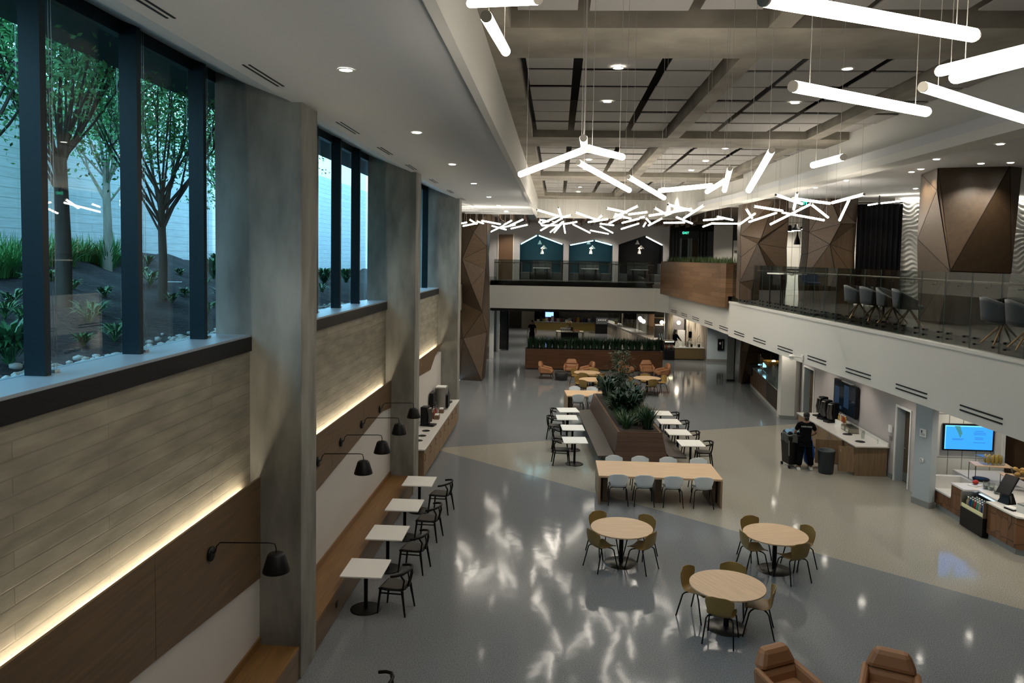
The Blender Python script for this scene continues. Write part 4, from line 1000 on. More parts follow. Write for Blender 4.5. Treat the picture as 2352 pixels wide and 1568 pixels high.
# far planter
A0, A1 = Vector((-1.66, 42.45)), Vector((5.95, 42.75))
pl = thing('far_planter', 'long reddish-brown wooden planter wall before the far servery', 'planter', (A0.x, A0.y, 0), math.atan2(A1.y-A0.y, A1.x-A0.x))
LP = (A1-A0).length
BX('body', WALNUT, (0, LP, 0, .75, .05, 1.12), pl, .006); BX('plinth', BLACK, (.03, LP-.03, .04, .72, 0, .05), pl); BX('soil', SOIL, (.05, LP-.05, .05, .7, 1.12, 1.135), pl)
protoS = []
for i in range(4):
    t = thing('snake_plant', '', 'plant'); blade_clump(95, .80, .42, .026, 40+i, .35).build('leaves', LEAFD, t, fix=False); MB().disc(.17, 0, .05, n=14).build('plant_pot', BLACK, t); protoS.append(Proto(t))
for k in range(21):
    u_ = (.25+k*(LP-.5)/20); ps = Vector((A0.x, A0.y)).lerp(A1, u_/LP)
    protoS[k % 4].put((ps.x+random.uniform(-.03,.03), ps.y+.38+random.uniform(-.1,.1), 1.135), random.uniform(0, 6), 'dark strap-leaved plant in the long row of the far planter', 'strap-leaved plants in the far planter')
# plants in the central planter
spots = []
for j, y_ in enumerate((.85, 1.35, 1.9, 2.5, 3.1, 3.7, 4.3, 4.9, 5.5, 6.2)):
    for x_ in ((-.32, .32) if j % 2 == 0 else (-.36, .02, .36)): spots.append((x_, y_))
pa = []
for i in range(3):
    t = thing('fern_plant', '', 'plant'); blade_clump(60, .62, .46, .024, 70+i, .9, .5).build('leaves', mat('fern_leaf', (.018,.055,.014), .5), t, fix=False); pa.append(Proto(t))
pb = []
for i in range(3):
    t = thing('broadleaf_plant', '', 'plant'); leafy_clump(75, .85, .50, 80+i, .05).build('leaves', mat('broad_leaf', (.012,.036,.019), .38), t, fix=False); pb.append(Proto(t))
for k, (x_, y_) in enumerate(spots):
    g = G(x_, y_); fern = k < 7 or k % 3 == 0
    if k == 0: lb = 'bright green fern at the near left corner of the big planter'
    elif k == 1: lb = 'spiky upright plant at the near right corner of the big planter'
    else: lb = 'arching green fern among the plants of the big planter' if fern else 'dark broad-leaved plant among the plants of the big planter'
    ((protoS if k == 1 else pa if fern else pb)[k % 3]).put((*g, 1.07), random.uniform(0, 6), lb, 'ferns in the big planter' if fern else 'broad-leaved plants in the big planter')
# small tree in the planter
t = thing('indoor_tree', 'slim indoor tree with drooping dark leaves rising from the far end of the big planter', 'tree', (2.47, 28.9, 1.07))
m = MB(); 
for dx in (-.06, .0, .07): m.tube([(dx,0,0),(dx*1.6,.02,.5),(dx*2.2,0,1.1),(dx*3.5,.03,1.6)], .014, 6)
m.build('stems', BARK, t)
r_ = random.Random(5); m = MB()
for _ in range(620):
    a = r_.uniform(0, 2*pi); z = r_.uniform(.45, 1.75); rr = r_.uniform(.05, .52)*(1-abs(z-1.1)/1.0)**.5
    p = Vector((cos(a)*rr, sin(a)*rr, z)); d = Vector((cos(a)*.6, sin(a)*.6, r_.uniform(-1, .4))).normalized(); sd = d.cross(Vector((r_.random()-.5, r_.random()-.5, 1))).normalized()*.022; L_ = r_.uniform(.10, .2)
    m.add([p, p+d*L_*.5+sd, p+d*L_, p+d*L_*.5-sd], [(0,1,2,3)], True)
m.build('foliage', LEAFD, t, fix=False)

# ------------------------------------------------------------------ upper wooden planter on the balcony edge
pp = [(6.62,31.0),(6.78,30.72),(7.45,30.8),(7.0,38),(6.55,43.2),(6.0,43.1),(5.78,42.5),(6.0,40),(6.26,36),(6.44,33)]
t = thing('balcony_planter', 'tall walnut-plank planter box hanging over the white balcony front', 'planter')
MB().prism([(5.66,42.5),(5.88,40),(6.14,36),(6.32,33),(6.50,31.0),(6.64,30.72),(6.76,30.75),(6.56,33),(6.38,36),(6.14,40),(5.93,42.55)], 4.34, 4.80).build('front_skirt', planks('oiled_planks', (.21,.115,.055), (.125,.066,.03), 'Y', .19, 1.9, .45, .45), t)
MB().prism([(6.50,31.0),(6.64,30.72)]+pp[2:6]+[(5.66,42.5),(5.88,40),(6.14,36),(6.32,33)], 4.801, 6.10).build('body', MATS['oiled_planks'], t)
MB().prism([(x+.05*(1 if x < 6.7 else -1), y) for x, y in pp], 6.10, 6.12).build('soil', SOIL, t)
m = MB(); r_ = random.Random(3)
for _ in range(1500):
    y_ = r_.uniform(31.0, 42.8); xl_ = 6.62-(y_-31)*.062; x_ = xl_+r_.uniform(.08, .6); a = r_.uniform(0, 6.28); h = r_.uniform(.12, .30); w_ = .013; b_ = .05
    m.add([(x_-cos(a)*w_, y_-sin(a)*w_, 0), (x_+cos(a)*w_, y_+sin(a)*w_, 0), (x_+r_.uniform(-b_,b_), y_+r_.uniform(-b_,b_), h)], [(0,1,2)])
o = m.build('ornamental_grass', mat('grass_blade', (.045,.085,.015), .5), None, fix=False); o.location = (0,0,6.12)
tag(o, 'short green grass growing along the top of the balcony planter', 'grass', None, 'stuff')

# ------------------------------------------------------------------ glass balustrades
def balustrade(pts, label, step, z0=4.62, z1=6.06, off=.10, pins=True, hr=5.88):
    """pts: plan polyline; glass set off inside it"""
    t = thing('glass_balustrade', label, 'balustrade')
    seg = []; 
    for a, b in zip(pts, pts[1:]):
        a, b = Vector(a), Vector(b); n = max(1, round((b-a).length/step))
        for k in range(n): seg.append((a.lerp(b, k/n), a.lerp(b, (k+1)/n)))
    pin = MB(); edge = MB()
    for a, b in seg:
        d = (b-a).normalized(); n_ = Vector((-d.y, d.x)) 
        if n_.x < 0 and abs(d.y) > .5: n_ = -n_
        if abs(d.y) <= .5 and n_.y < 0: n_ = -n_
        a2, b2 = a+n_*off+d*.006, b+n_*off-d*.006; c2, e2 = b2+n_*.016, a2+n_*.016
        MB().prism([tuple(a2), tuple(b2), tuple(c2), tuple(e2)], z0, z1).build('glass_pane', GLASSB, t)
        edge.prism([tuple(b2-d*.008), tuple(b2), tuple(c2), tuple(c2-d*.008)], z0, z1)
        if pins:
            for f in (.18, .82):
                p_ = a2.lerp(b2, f)
                for z in (4.72, 4.83): pin.tube([(p_.x-n_.x*.02, p_.y-n_.y*.02, z), (p_.x+n_.x*.1, p_.y+n_.y*.1, z)], .022, 8)
            p_ = a2.lerp(b2, .5)
            pin.tube([(p_.x, p_.y, hr-.09), (p_.x+n_.x*.09, p_.y+n_.y*.09, hr-.09), (p_.x+n_.x*.1, p_.y+n_.y*.1, hr)], .012, 6)
    edge.build('glass_edge', mat('glass_edge_green', (.10,.16,.15), .2), t)
    if pin.v: pin.build('standoff_fixing', BLACK, t)
    rail = []
    for a, b in zip(pts, pts[1:]):
        a, b = Vector(a), Vector(b); d = (b-a).normalized(); n_ = Vector((-d.y, d.x)); n_ = n_ if (n_.x > 0 or (abs(n_.x) < .3 and n_.y > 0)) else -n_
        for p_ in (a, b): rail.append((p_.x+n_.x*(off+.10), p_.y+n_.y*(off+.10), hr))
    MB().tube(rail[::2]+[rail[-1]], .024, 10).build('handrail', mat('bronze_handrail', (.28,.24,.19), .3, metal=.7), t)
balustrade([(x, y) for x, y in FB if y >= 4]+[], 'long tinted glass balustrade with bronze handrail along the right balcony', .84)
balustrade([(5.5, 43.80), (-3.6, 43.80)], 'tinted glass balustrade with thin handrail in front of the three gabled booths', 2.2, pins=True)
struct(BX('trim_balcony_far', BLACK, (-3.8, 5.5, 43.95, 44.05, 4.58, 4.86)))

# lounge chairs with wooden star bases on the right upper floor
def lounge():
    t = thing('lounge_chair', '', 'lounge chair')
    def fn(a, b):
        th = (b-.5)*pi*1.25; rr = .34; x = sin(th)*rr; y = cos(th)*rr*.9; h = .42+a*(.42*(.35+.65*max(0, cos(th*.75))))
        return (x*(1+.12*a), y*(1+.12*a)+.02, h)
    MB().grid(fn, 6, 20).build('shell', SHELLG, t, solid=.05)
    MB().lathe([(0,.48),(.26,.48),(.31,.44),(.27,.38),(0,.36)], n=22).build('seat_cushion', SHELLG, t)
    for k in range(4):
        a = pi/4+k*pi/2; MB().tube([(0,0,.38),(cos(a)*.36, sin(a)*.36, 0)], .022, 8, .014).build('leg', mat('beech', (.38,.24,.11), .45), t)
    return t
LC = Proto(lounge())
for k, (px_, Y_) in enumerate(((1974, 20.2), (2012, 19.4), (2052, 18.7), (2090, 18.0), (2308, 14.2), (2370, 13.4))):
    c = ony(px_, 690, Y_)
    LC.put((c.x, Y_, 4.8), random.uniform(-.4, .4)+1.2, 'grey lounge chair with beech legs behind the right glass balustrade, %s from the left' % ORD[k].replace('nearest', 'first'), 'grey lounge chairs on the right upper floor')
for px_, Y_, lb in ((2030, 20.8, 'round white side table among the upper lounge chairs'),):
    c = ony(px_, 690, Y_); t = thing('side_table', lb, 'side table', (c.x, Y_, 4.8)); MB().disc(.3, .5, .53, n=28).build('table_top', TWHITE, t); MB().tube([(0,0,0),(0,0,.5)], .03, 10).build('pole', BLACK, t); MB().disc(.2, 0, .015, n=24).build('base_disc', BLACK, t)
c = ony(1900, 690, 24)
for px_, Y_, lb in ((1830, 25.5, 'tall pale high table seen through the glass below the tiled gap'),):
    c = ony(px_, 690, Y_); t = thing('high_table', lb, 'table', (c.x, Y_, 4.8), .3); BX('table_top', TWHITE, (-.9,.9,-.35,.35,1.0,1.04), t, .005); 
    for s_ in (-1, 1):
        for r_2 in (-.3, .3): MB().tube([(s_*.8, r_2, 0), (s_*.8, r_2, 1.0)], .02, 8).build('leg', BLACK, t)
for k, (px_, Y_) in enumerate(((1868, 24.9), (1856, 26.2))):
    c = ony(px_, 690, Y_); t = thing('bar_stool', ['navy bar stool nearer the glass by the pale high table','navy bar stool behind the pale high table'][k], 'stool', (c.x, Y_, 4.8)); MB().lathe([(0,.78),(.2,.78),(.21,.74),(.18,.70),(0,.70)], n=18).build('seat', mat('navy_fabric', (.01,.025,.09), .6), t)
    BX('backrest', MATS['navy_fabric'], (-.18,.18,.14,.18,.78,1.06), t, .02)
    for a in range(4): MB().tube([(cos(a*pi/2+.78)*.12, sin(a*pi/2+.78)*.12, .71), (cos(a*pi/2+.78)*.24, sin(a*pi/2+.78)*.24, 0)], .012, 6).build('leg', BLACK, t)

# ================================================================== PEOPLE
def skin_body(name, joints, edges, m_, parent, sub=2):
    """joints: {key: (pos, radius or (rx, ry))}"""
    keys = list(joints); me = bpy.data.meshes.new(name)
    me.from_pydata([joints[k][0] for k in keys], [(keys.index(a), keys.index(b)) for a, b in edges], [])
    o = bpy.data.objects.new(name, me); COL.objects.link(o); o.parent = parent; me.materials.append(m_)
    md = o.modifiers.new('skin', 'SKIN'); md.use_smooth_shade = True
    sv = me.skin_vertices[0].data
    for i, k in enumerate(keys):
        r_ = joints[k][1]; sv[i].radius = r_ if isinstance(r_, tuple) else (r_, r_); sv[i].use_root = (i == 0)
    q = o.modifiers.new('sub', 'SUBSURF'); q.levels = sub; q.render_levels = sub
    return o
def person(loc, rz, label, J, hair='short', shoes=TWHITE, lettering=None, scale=1.0, long_coat=False):
    """figure faces +y before rotation; J gives elbows, hands, knees, feet"""
    t = thing('person', label, 'person', loc, rz); t.scale = (scale,)*3
    hip, waist, chest, neck = (0,0,.93), (0,0,1.08), (0,.0,1.30), (0,.01,1.46)
    j = {'pel': (hip, (.13,.10)), 'waist': (waist, (.115,.085)), 'chest': (chest, (.15,.105)), 'shtop': ((0,0,1.41), (.10,.075)), 'neck': (neck, .05), 'head0': ((0,.02,1.53), .058),
         'head1': ((J.get('hx',0),.03,1.62), (.075,.09)), 'head2': ((J.get('hx',0),.02,1.69), (.06,.075))}
    e = [('pel','waist'),('waist','chest'),('chest','shtop'),('shtop','neck'),('neck','head0'),('head0','head1'),('head1','head2')]
    for s_, n in ((-1,'L'),(1,'R')):
        el, ha, kn, ft = J['el'+n], J['ha'+n], J['kn'+n], J['ft'+n]
        j['sh'+n] = ((s_*.185,0,1.39), .055); j['el'+n] = (el, .040); j['wr'+n] = (ha, .028)
        dh = (Vector(ha)-Vector(el)).normalized(); pl_ = Vector(ha)+dh*.05; j['pm'+n] = (tuple(pl_), (.035,.018))
        e += [('shtop','sh'+n),('sh'+n,'el'+n),('el'+n,'wr'+n),('wr'+n,'pm'+n)]
        side = dh.cross(Vector((0,0,1))); side = side.normalized() if side.length > .1 else Vector((0,1,0))
        for f in range(4):
            b0 = pl_+side*(f-1.5)*.019+dh*.03; tip = b0+dh*(.055+.01*(1.5-abs(f-1.5)))+Vector((0,0,-.012))
            j['f%d%s' % (f,n)] = (tuple(b0), .009); j['g%d%s' % (f,n)] = (tuple(tip), .008); e += [('pm'+n,'f%d%s' % (f,n)),('f%d%s' % (f,n),'g%d%s' % (f,n))]
        tb = Vector(ha)+dh*.03-side*s_*.03; j['t0'+n] = (tuple(tb), .010); j['t1'+n] = (tuple(tb+dh*.04-side*s_*.015), .009); e += [('wr'+n,'t0'+n),('t0'+n,'t1'+n)]
        j['hp'+n] = ((s_*.095,0,.88), (.095,.10)); j['kn'+n] = (kn, .062); j['an'+n] = ((ft[0],ft[1],.09), .040); j['toe'+n] = ((ft[0]+ft[2]*.02,ft[1]+.14,.035), (.04,.03))
        e += [('pel','hp'+n),('hp'+n,'kn'+n),('kn'+n,'an'+n),('an'+n,'toe'+n)]
    skin_body('body', j, e, SKIN, t)
    # shirt
    k_ = {'pel': ((0,0,.90), (.18,.15)), 'low': ((0,0,.80), (.185,.155)), 'waist': (waist, (.175,.14)), 'chest': (chest, (.215,.145)), 'top': ((0,0,1.42), (.11,.085)), 'col': ((0,.005,1.455),.066)}
    e = [('pel','low'),('pel','waist'),('waist','chest'),('chest','top'),('top','col')]
    if long_coat: k_['hem'] = ((0,0,.62), (.20,.17)); e.insert(0, ('hem','low')); k_ = {'pel': k_['pel'], **{a: b for a, b in k_.items() if a != 'pel'}}
    for s_, n in ((-1,'L'),(1,'R')):
        el = Vector(J['el'+n]); sh = Vector((s_*.19,0,1.385)); k_['s'+n] = (tuple(sh), .078); k_['m'+n] = (tuple(sh.lerp(el, .8)), .066); e += [('top','s'+n),('s'+n,'m'+n)]
        if long_coat: k_['w'+n] = (J['ha'+n], .045); e += [('m'+n,'w'+n)]
    skin_body('shirt', k_, e, CLOTHB, t)
    k_ = {'pel': ((0,0,.98), (.155,.125))}; e = []
    for s_, n in ((-1,'L'),(1,'R')):
        k_['h'+n] = ((s_*.095,0,.86), (.125,.125)); k_['k'+n] = (J['kn'+n], .105); ft = J['ft'+n]; k_['a'+n] = ((ft[0],ft[1],.11), .092); e += [('pel','h'+n),('h'+n,'k'+n),('k'+n,'a'+n)]
    skin_body('trousers', k_, e, CLOTHB, t)
    for n in ('L','R'):
        ft = J['ft'+n]; m = MB(); m.hull2([(ft[0]-.045,ft[1]-.09,0),(ft[0]+.045,ft[1]-.09,0),(ft[0]+.05,ft[1]+.18,0),(ft[0]-.05,ft[1]+.18,0)], [(ft[0]-.04,ft[1]-.08,.09),(ft[0]+.04,ft[1]-.08,.09),(ft[0]+.035,ft[1]+.15,.05),(ft[0]-.035,ft[1]+.15,.05)])
        m.build('shoe', shoes, t, bevel=.015)
    hx = J.get('hx', 0); m = MB(); m.ball((hx,.012,1.66), (.092,.108,.105), 18)
    if hair == 'long': m.ball((hx,-.05,1.52), (.10,.07,.18), 16); m.ball((hx,-.06,1.40), (.10,.05,.12), 14)
    if hair == 'bun': m.ball((hx,-.07,1.56), (.07,.06,.07), 14)
    o = m.build('hair', HAIR, t)
    # face in front of the hair
    m = MB(); m.ball((hx,.062,1.61), (.066,.066,.088), 14); m.ball((hx,.132,1.60), (.012,.018,.016), 8)
    for s_ in (-1, 1): m.ball((hx+s_*.082,.02,1.61), (.012,.02,.03), 8)
    m.build('face', SKIN, t)
    m = MB()
    for s_ in (-1, 1): m.ball((hx+s_*.027,.12,1.625), .009, 8)
    m.box(hx-.022, hx+.022, .118, .126, 1.560, 1.567); m.build('eyes_and_mouth', HAIR, t)
    if lettering: text(lettering, .068, mat('print_white', (.6, .6, .58), .5), t, (0, -.152, 1.33), (R(90), 0, 0), 'shirt_lettering')
    return t
person((7.52, 23.2, 0), R(-8), 'person in black with white back lettering, seen from behind at the right counter',
    {'elL': (-.29,.02,1.12), 'haL': (-.27,.22,1.02), 'elR': (.30,.02,1.13), 'haR': (.26,.20,1.04), 'knL': (-.12,.03,.50), 'ftL': (-.17,-.05,-1), 'knR': (.13,.02,.50), 'ftR': (.20,.05,1), 'hx': .01}, 'bun', TWHITE, 'HARVARD')
c = ony(1222, 764, 54.8)
person((c.x, 54.8, 0), R(170), 'person in dark t-shirt and jeans walking in the far servery beyond the plants', {'elL': (-.30,.0,1.13), 'haL': (-.31,.06,.88), 'elR': (.30,.0,1.13), 'haR': (.31,.08,.88), 'knL': (-.10,.06,.50), 'ftL': (-.11,.0,-1), 'knR': (.10,.02,.50), 'ftR': (.12,-.06,1)}, 'bun', BLACKW, None, .98)
c = ony(1549, 790, 50.3)
person((c.x, 50.2, 0), R(-60), 'person with long dark hair in black leaning over the coffee bar counter', {'elL': (-.26,.16,1.12), 'haL': (-.18,.36,1.02), 'elR': (.26,.16,1.12), 'haR': (.16,.38,1.0), 'knL': (-.10,.03,.50), 'ftL': (-.11,.0,-1), 'knR': (.10,.02,.50), 'ftR': (.12,.02,1)}, 'long', BLACKW, None, .99, True)

# waste cart beside the first person
t = thing('waste_cart', 'tall black waste cart with a grey liner folded over its rim beside the person', 'waste cart', (7.22, 23.55, 0), R(10))
MB().hull2([(-.17,-.24,.10),(.17,-.24,.10),(.17,.24,.10),(-.17,.24,.10)], [(-.22,-.29,.98),(.22,-.29,.98),(.22,.29,.98),(-.22,.29,.98)]).build('bin', BLACK, t, bevel=.03)
m = MB()
def lf(a, b):
    th = b*2*pi; rr = 1+.10*sin(th*7)*a; z = 1.08-.26*a-.03*sin(th*5+1)
    return (cos(th)*.25*(1+.12*a)*rr, sin(th)*.31*(1+.1*a)*rr, z-.04)
m.grid(lf, 6, 40); m.build('liner', mat('grey_liner', (.07,.072,.07), .4), t, solid=.01)
for sx in (-1, 1):
    for sy in (-1, 1): MB().tube([(sx*.16-.02, sy*.24, .05), (sx*.16+.02, sy*.24, .05)], .05, 14).build('wheel', BLACK, t)
MB().tube([(-.2,-.28,.4),(-.23,-.31,.86)], .012, 6).build('grip_bar', STEEL, t)
t = thing('cloth', 'pale blue cloth lying on top of the waste cart', 'cloth', (7.26, 23.62, 1.02)); 
m = MB(); m.grid(lambda a, b: ((a-.5)*.42, (b-.5)*.34, .10+.05*sin(a*9)*cos(b*7)-.25*((a-.5)**2+(b-.5)**2)), 14, 12); m.build('fabric', mat('pale_blue_cloth', (.16,.32,.48), .7), t, solid=.015)
t = thing('waste_bag', 'blue bag on the floor between the person and the cabinet', 'bag', (7.78, 23.62, 0)); 
m = MB()
def bf(a, b):
    th = b*2*pi; prof = [.0,.13,.16,.16,.14,.11,.08,.05]; f = a*7; i = min(int(f), 6); r0 = prof[i]+(prof[i+1]-prof[i])*(f-i)
    return (cos(th)*r0*(1+.08*sin(5*th+a*6)), sin(th)*r0*(1+.08*cos(4*th)), a*.95)
m.grid(bf, 14, 24); m.build('bag_body', mat('blue_plastic_bag', (.01,.10,.45), .35), t)

# ================================================================== RIGHT SERVICE COUNTER
CR = [(8.60,27.5),(9.70,27.5),(9.72,22.68),(8.80,22.62)]
t = thing('condiment_counter', 'white-topped wooden condiment counter along the right wall', 'counter')
MB().prism([(8.72,23.55),(9.70,23.55),(9.70,27.42),(8.62,27.42)], .10, .86).build('body', CABW, t)
MB().prism([(8.80,22.70),(9.72,22.72),(9.72,22.76),(8.80,22.74)], 0, .86).build('end_panel', CABW, t)
MB().prism([(8.82,22.76),(8.84,22.76),(8.80,23.55),(8.78,23.55)], .70, .86).build('top_rail', CABW, t)
MB().prism([(9.66,22.76),(9.72,22.76),(9.72,23.55),(9.66,23.55)], 0, .86).build('back_panel', mat('cabinet_inside', (.45,.5,.55), .5), t)
MB().prism([(8.78,23.55),(9.70,23.55),(9.70,27.4),(8.70,27.4)], 0, .10).build('plinth', BLACK, t)
MB().prism([(8.57,27.5),(9.72,27.5),(9.73,22.64),(8.76,22.60)], .86, .90).build('worktop', QUARTZ, t, bevel=.006)
MB().prism([(9.68,22.64),(9.72,22.64),(9.71,27.5),(9.67,27.5)], .90, 1.0).build('splashback', QUARTZ, t)
for k in range(4):
    y0 = 23.57+k*.96; y1 = y0+.94; xa = 8.72-(y0-23.55)*.0258-.018; xb = 8.72-(y1-23.55)*.0258-.018
    d = MB().prism([(xa,y0),(xa+.016,y0),(xb+.016,y1),(xb,y1)], .12, .85).build('door', CABW, t)
    yh = y0+.06 if k % 2 else y1-.06; xh = 8.72-(yh-23.55)*.0258-.018
    MB().tube([(xh,yh,.74),(xh-.025,yh,.72),(xh-.025,yh,.58),(xh,yh,.56)], .007, 6).build('handle', STEEL, d)
# open doors beside the pulled out bin
d = MB().prism([(8.36,22.80),(8.80,22.72),(8.80,22.74),(8.36,22.82)], .10, .84).build('door', CABW, t); MB().tube([(8.41,22.79,.74),(8.41,22.765,.72),(8.41,22.765,.54),(8.41,22.79,.52)], .007, 6).build('handle', STEEL, d)
MB().prism([(7.98,23.66),(8.76,23.54),(8.76,23.56),(7.98,23.68)], .10, .84).build('door', CABW, t)
t = thing('waste_bin', 'dark grey round waste bin pulled out under the right condiment counter', 'waste bin', (8.06, 22.93, 0)); MB().lathe([(0,.02),(.19,.0),(.215,.04),(.24,.64),(.255,.65),(.255,.69),(.23,.69),(.20,.1),(0,.08)], n=30).build('bin', mat('dark_grey_plastic', (.02,.032,.042), .4), t)
for k, (x_, y_) in enumerate(((9.12,23.2),(9.10,24.15))):
    tt = thing('waste_opening', 'black round waste opening in the right condiment counter, '+['nearest','farther'][k], 'waste chute', (x_, y_, .90), 0, 'waste openings of the right counter')
    MB().lathe([(.0,.003),(.13,.003),(.14,.008),(.145,.0)], n=26).build('ring', BLACK, tt)
dispenser((9.22,26.95,.90), 'farthest of the three black coffee dispensers on the right counter', .68, .26, R(-70)); dispenser((9.20,26.45,.90), 'middle of the three black coffee dispensers on the right counter', .66, .26, R(-70)); dispenser((9.24,25.95,.90), 'nearest of the three black coffee dispensers on the right counter', .66, .26, R(-70))
t = thing('condiment_rack', 'white rack of sauce bottles and packets below the dark television', 'rack', (9.38,25.35,.90), R(-4)); BX('tray', TWHITE, (-.15,.15,-.32,.32,0,.16), t, .01)
cols = [(.35,.03,.02),(.5,.3,.02),(.35,.12,.03),(.35,.03,.02),(.55,.5,.4),(.25,.02,.02),(.5,.33,.04)]
for k in range(7):
    tt = thing('sauce_bottle', 'small red or yellow sauce bottle standing in the white condiment rack', 'bottle', (9.34+.07*(k%2), 25.12+.075*k, 1.06), 0, 'sauce bottles in the condiment rack')
    MB().lathe([(0,0),(.032,0),(.034,.11),(.014,.16),(.014,.19),(0,.19)], n=12).build('bottle_body', mat('sauce_%d' % k, cols[k], .3), tt); MB().disc(.016, .19, .215, n=10).build('cap', TWHITE, tt)
for k, y_ in enumerate((24.75, 24.4)):
    t = thing('bread_case', ['clear-topped tin of cutlery on the right counter, farther one','clear-topped tin of cutlery on the right counter, nearer one'][k], 'case', (9.33, y_, .90)); BX('case_body', mat('tin_metal', (.30,.27,.22), .3, metal=.7), (-.16,.16,-.15,.15,0,.17), t, .02); BX('clear_lid', GLASSC, (-.15,.15,-.14,.14,.171,.21), t)
    for s_ in (-.05, .05): MB().disc(.022, 0, .006, n=12).build('label_dot', TWHITE, t).matrix_local = Matrix.Translation((-.163, s_, .08)) @ Matrix.Rotation(R(90), 4, 'Y') @ Matrix.Scale(2, 4, (1,0,0))
t = thing('clear_tumbler', 'clear tall cup between the two waste openings of the right counter', 'cup', (9.36,23.62,.90)); MB().lathe([(.045,0),(.055,.24),(.052,.24),(.042,.01),(0,.01)], n=18).build('cup', GLASSC, t)
t = thing('dispenser_tap', 'small grey post on the right counter near its end', 'dispenser', (9.55,23.0,.90)); MB().tube([(0,0,0),(0,0,.13)], .012, 8).build('post', STEEL, t)
# television on the service wall
A, B, Cc = onx(1919, 875, 9.62), onx(1971, 890, 9.62), onx(1967, 950, 9.62)
t = thing('television', 'dark wall television reflecting blue above the right condiment counter', 'television', (9.62, 25.95, 1.72))
BX('body', BLACK, (0, .10, -.98, .98, -.52, .52), t, .006); BX('screen', mat('dark_screen', (.012,.022,.035), .08), (-.004, .0, -.94, .94, -.48, .48), t)
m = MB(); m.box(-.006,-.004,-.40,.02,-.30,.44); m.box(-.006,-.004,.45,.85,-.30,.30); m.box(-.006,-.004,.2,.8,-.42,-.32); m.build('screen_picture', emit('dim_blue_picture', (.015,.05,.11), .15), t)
BX('wall_mount', STEEL, (.10, .14, -.2, .2, -.15, .15), t); BX('top_bar', TWHITE, (.0, .10, -.55, .3, .52, .55), t, .005)
# service doors on the wall
def svc_door(n, y0, y1):
    X0 = wx((y0+y1)/2)
    t = BX('door_%d' % n, DOORW, (X0+.22, X0+.26, y0+.02, y1-.02, .02, 2.12), None); struct(t)
    for a, b, c, d in ((y0-.06, y0, 0, 2.20), (y1, y1+.06, 0, 2.20), (y0, y1, 2.14, 2.20)): BX('door_frame', TWHITE, (X0-.03, X0+.0, a, b, c, d), t)
    for a, b, c, d in ((y0, y0+.015, 0, 2.14), (y1-.015, y1, 0, 2.14), (y0, y1, 2.125, 2.14)): BX('door_jamb', GREYP, (X0, X0+.22, a, b, c, d), t)
    BX('kick_plate', STEEL, (X0+.212, X0+.22, y0+.05, y1-.05, .04, .28), t); MB().tube([(X0+.22,y1-.1,.98),(X0+.17,y1-.1,.98),(X0+.17,y1-.22,.98)], .010, 8).build('handle', STEEL, t)
svc_door(5, 21.52, 22.36); svc_door(6, 29.30, 30.42)
for (px_, py_, X_, w_, h_, lb, cat, mm) in [(2045,984,9.73,.16,.2,'small white wall box beside the nearer service door','wall box',TWHITE),(2044,1006,9.73,.1,.14,'small grey light switch under the white wall box','light switch',STEEL)]:
    c = onx(px_, py_, X_); t = thing('wall_box', lb, cat, c); BX('box_body', mm, (-.03,.03,-w_/2,w_/2,-h_/2,h_/2), t, .005)
for px_, py_, s_, lb, cat in ((2116, 994, .20, 'white square room sign with dark symbols on the grey pier', 'sign'), (2115, 1056, .10, 'small white switch plate on the grey pier', 'light switch')):
    c = ony(px_, py_, 20.05); t = thing('room_sign' if s_ > .15 else 'switch_plate', lb, cat, (c.x-.03, 20.03, c.z), R(-72)) if 0 else thing('room_sign' if s_ > .15 else 'switch_plate', lb, cat, (9.455, 20.06, c.z), math.atan2(19.82-20.35, 9.56-9.38))
    BX('plate', TWHITE, (-s_/2, s_/2, -.02, .0, -s_/2, s_/2), t, .003)
    m = MB(); m.box(-s_*.3, -s_*.05, -.023, -.02, 0, s_*.33); [m.box(-s_*.35, s_*.35, -.023, -.02, -s_*(.1+.1*q_), -s_*(.06+.1*q_)) for q_ in range(3)]; m.build('symbols', mat('sign_grey', (.12,.12,.12), .5), t)
# security camera under the balcony edge
c = online = None
cy_ = 22.9; xx = fx(cy_)
t = thing('security_camera', 'white security camera on an arm at the balcony front', 'camera', (xx-.30, cy_, 3.42)); MB().lathe([(0,.08),(.07,.06),(.09,.0),(.07,-.02)], n=18).build('housing', TWHITE, t); MB().ball((0,0,-.03), (.065,.065,.07), 14).build('dome', GLASSC, t); MB().tube([(.05,0,.03),(.22,-.05,.0),(.29,-.07,.0)], .02, 8).build('arm', TWHITE, t); BX('mount', TWHITE, (.26,.30,-.14,-.02,-.08,.08), t)

# ================================================================== NEAR RIGHT KIOSK
YT = 20.6
struct(BX('wall_kiosk_tiled', TILE, (9.95, 11.75, YT, YT+.15, 0, 3.26)))
struct(BX('wall_kiosk_brown', mat('brown_wall', (.13,.075,.04), .5), (11.85, 16, 20.9, 21.1, 0, 3.26)))
BX('trim_kiosk_edge', TWHITE, (11.72, 11.80, YT-.02, YT+.1, 0, 3.26))['kind'] = 'structure'
A, B = ony(2172, 976, YT-.08), ony(2279, 1034, YT-.08)
t = thing('menu_screen', 'bright blue menu screen on the white tiled kiosk wall', 'screen', ((A.x+B.x)/2, YT-.07, (A.z+B.z)/2)); wv, hv = (B.x-A.x)/2, (A.z-B.z)/2
BX('body', BLACK, (-wv-.04, wv+.04, 0, .06, -hv-.04, hv+.04), t, .005); BX('display', emit('blue_menu_light', (.03, .26, .85), .62), (-wv, wv, -.004, 0, -hv, hv), t)
m = MB(); m.box(-wv, wv, -.006, -.004, hv-.03, hv); m.box(-wv, -wv+.02, -.006, -.004, -hv, hv); m.build('display_edge', emit('pale_blue_light', (.2,.7,1), .5), t)
m = MB()
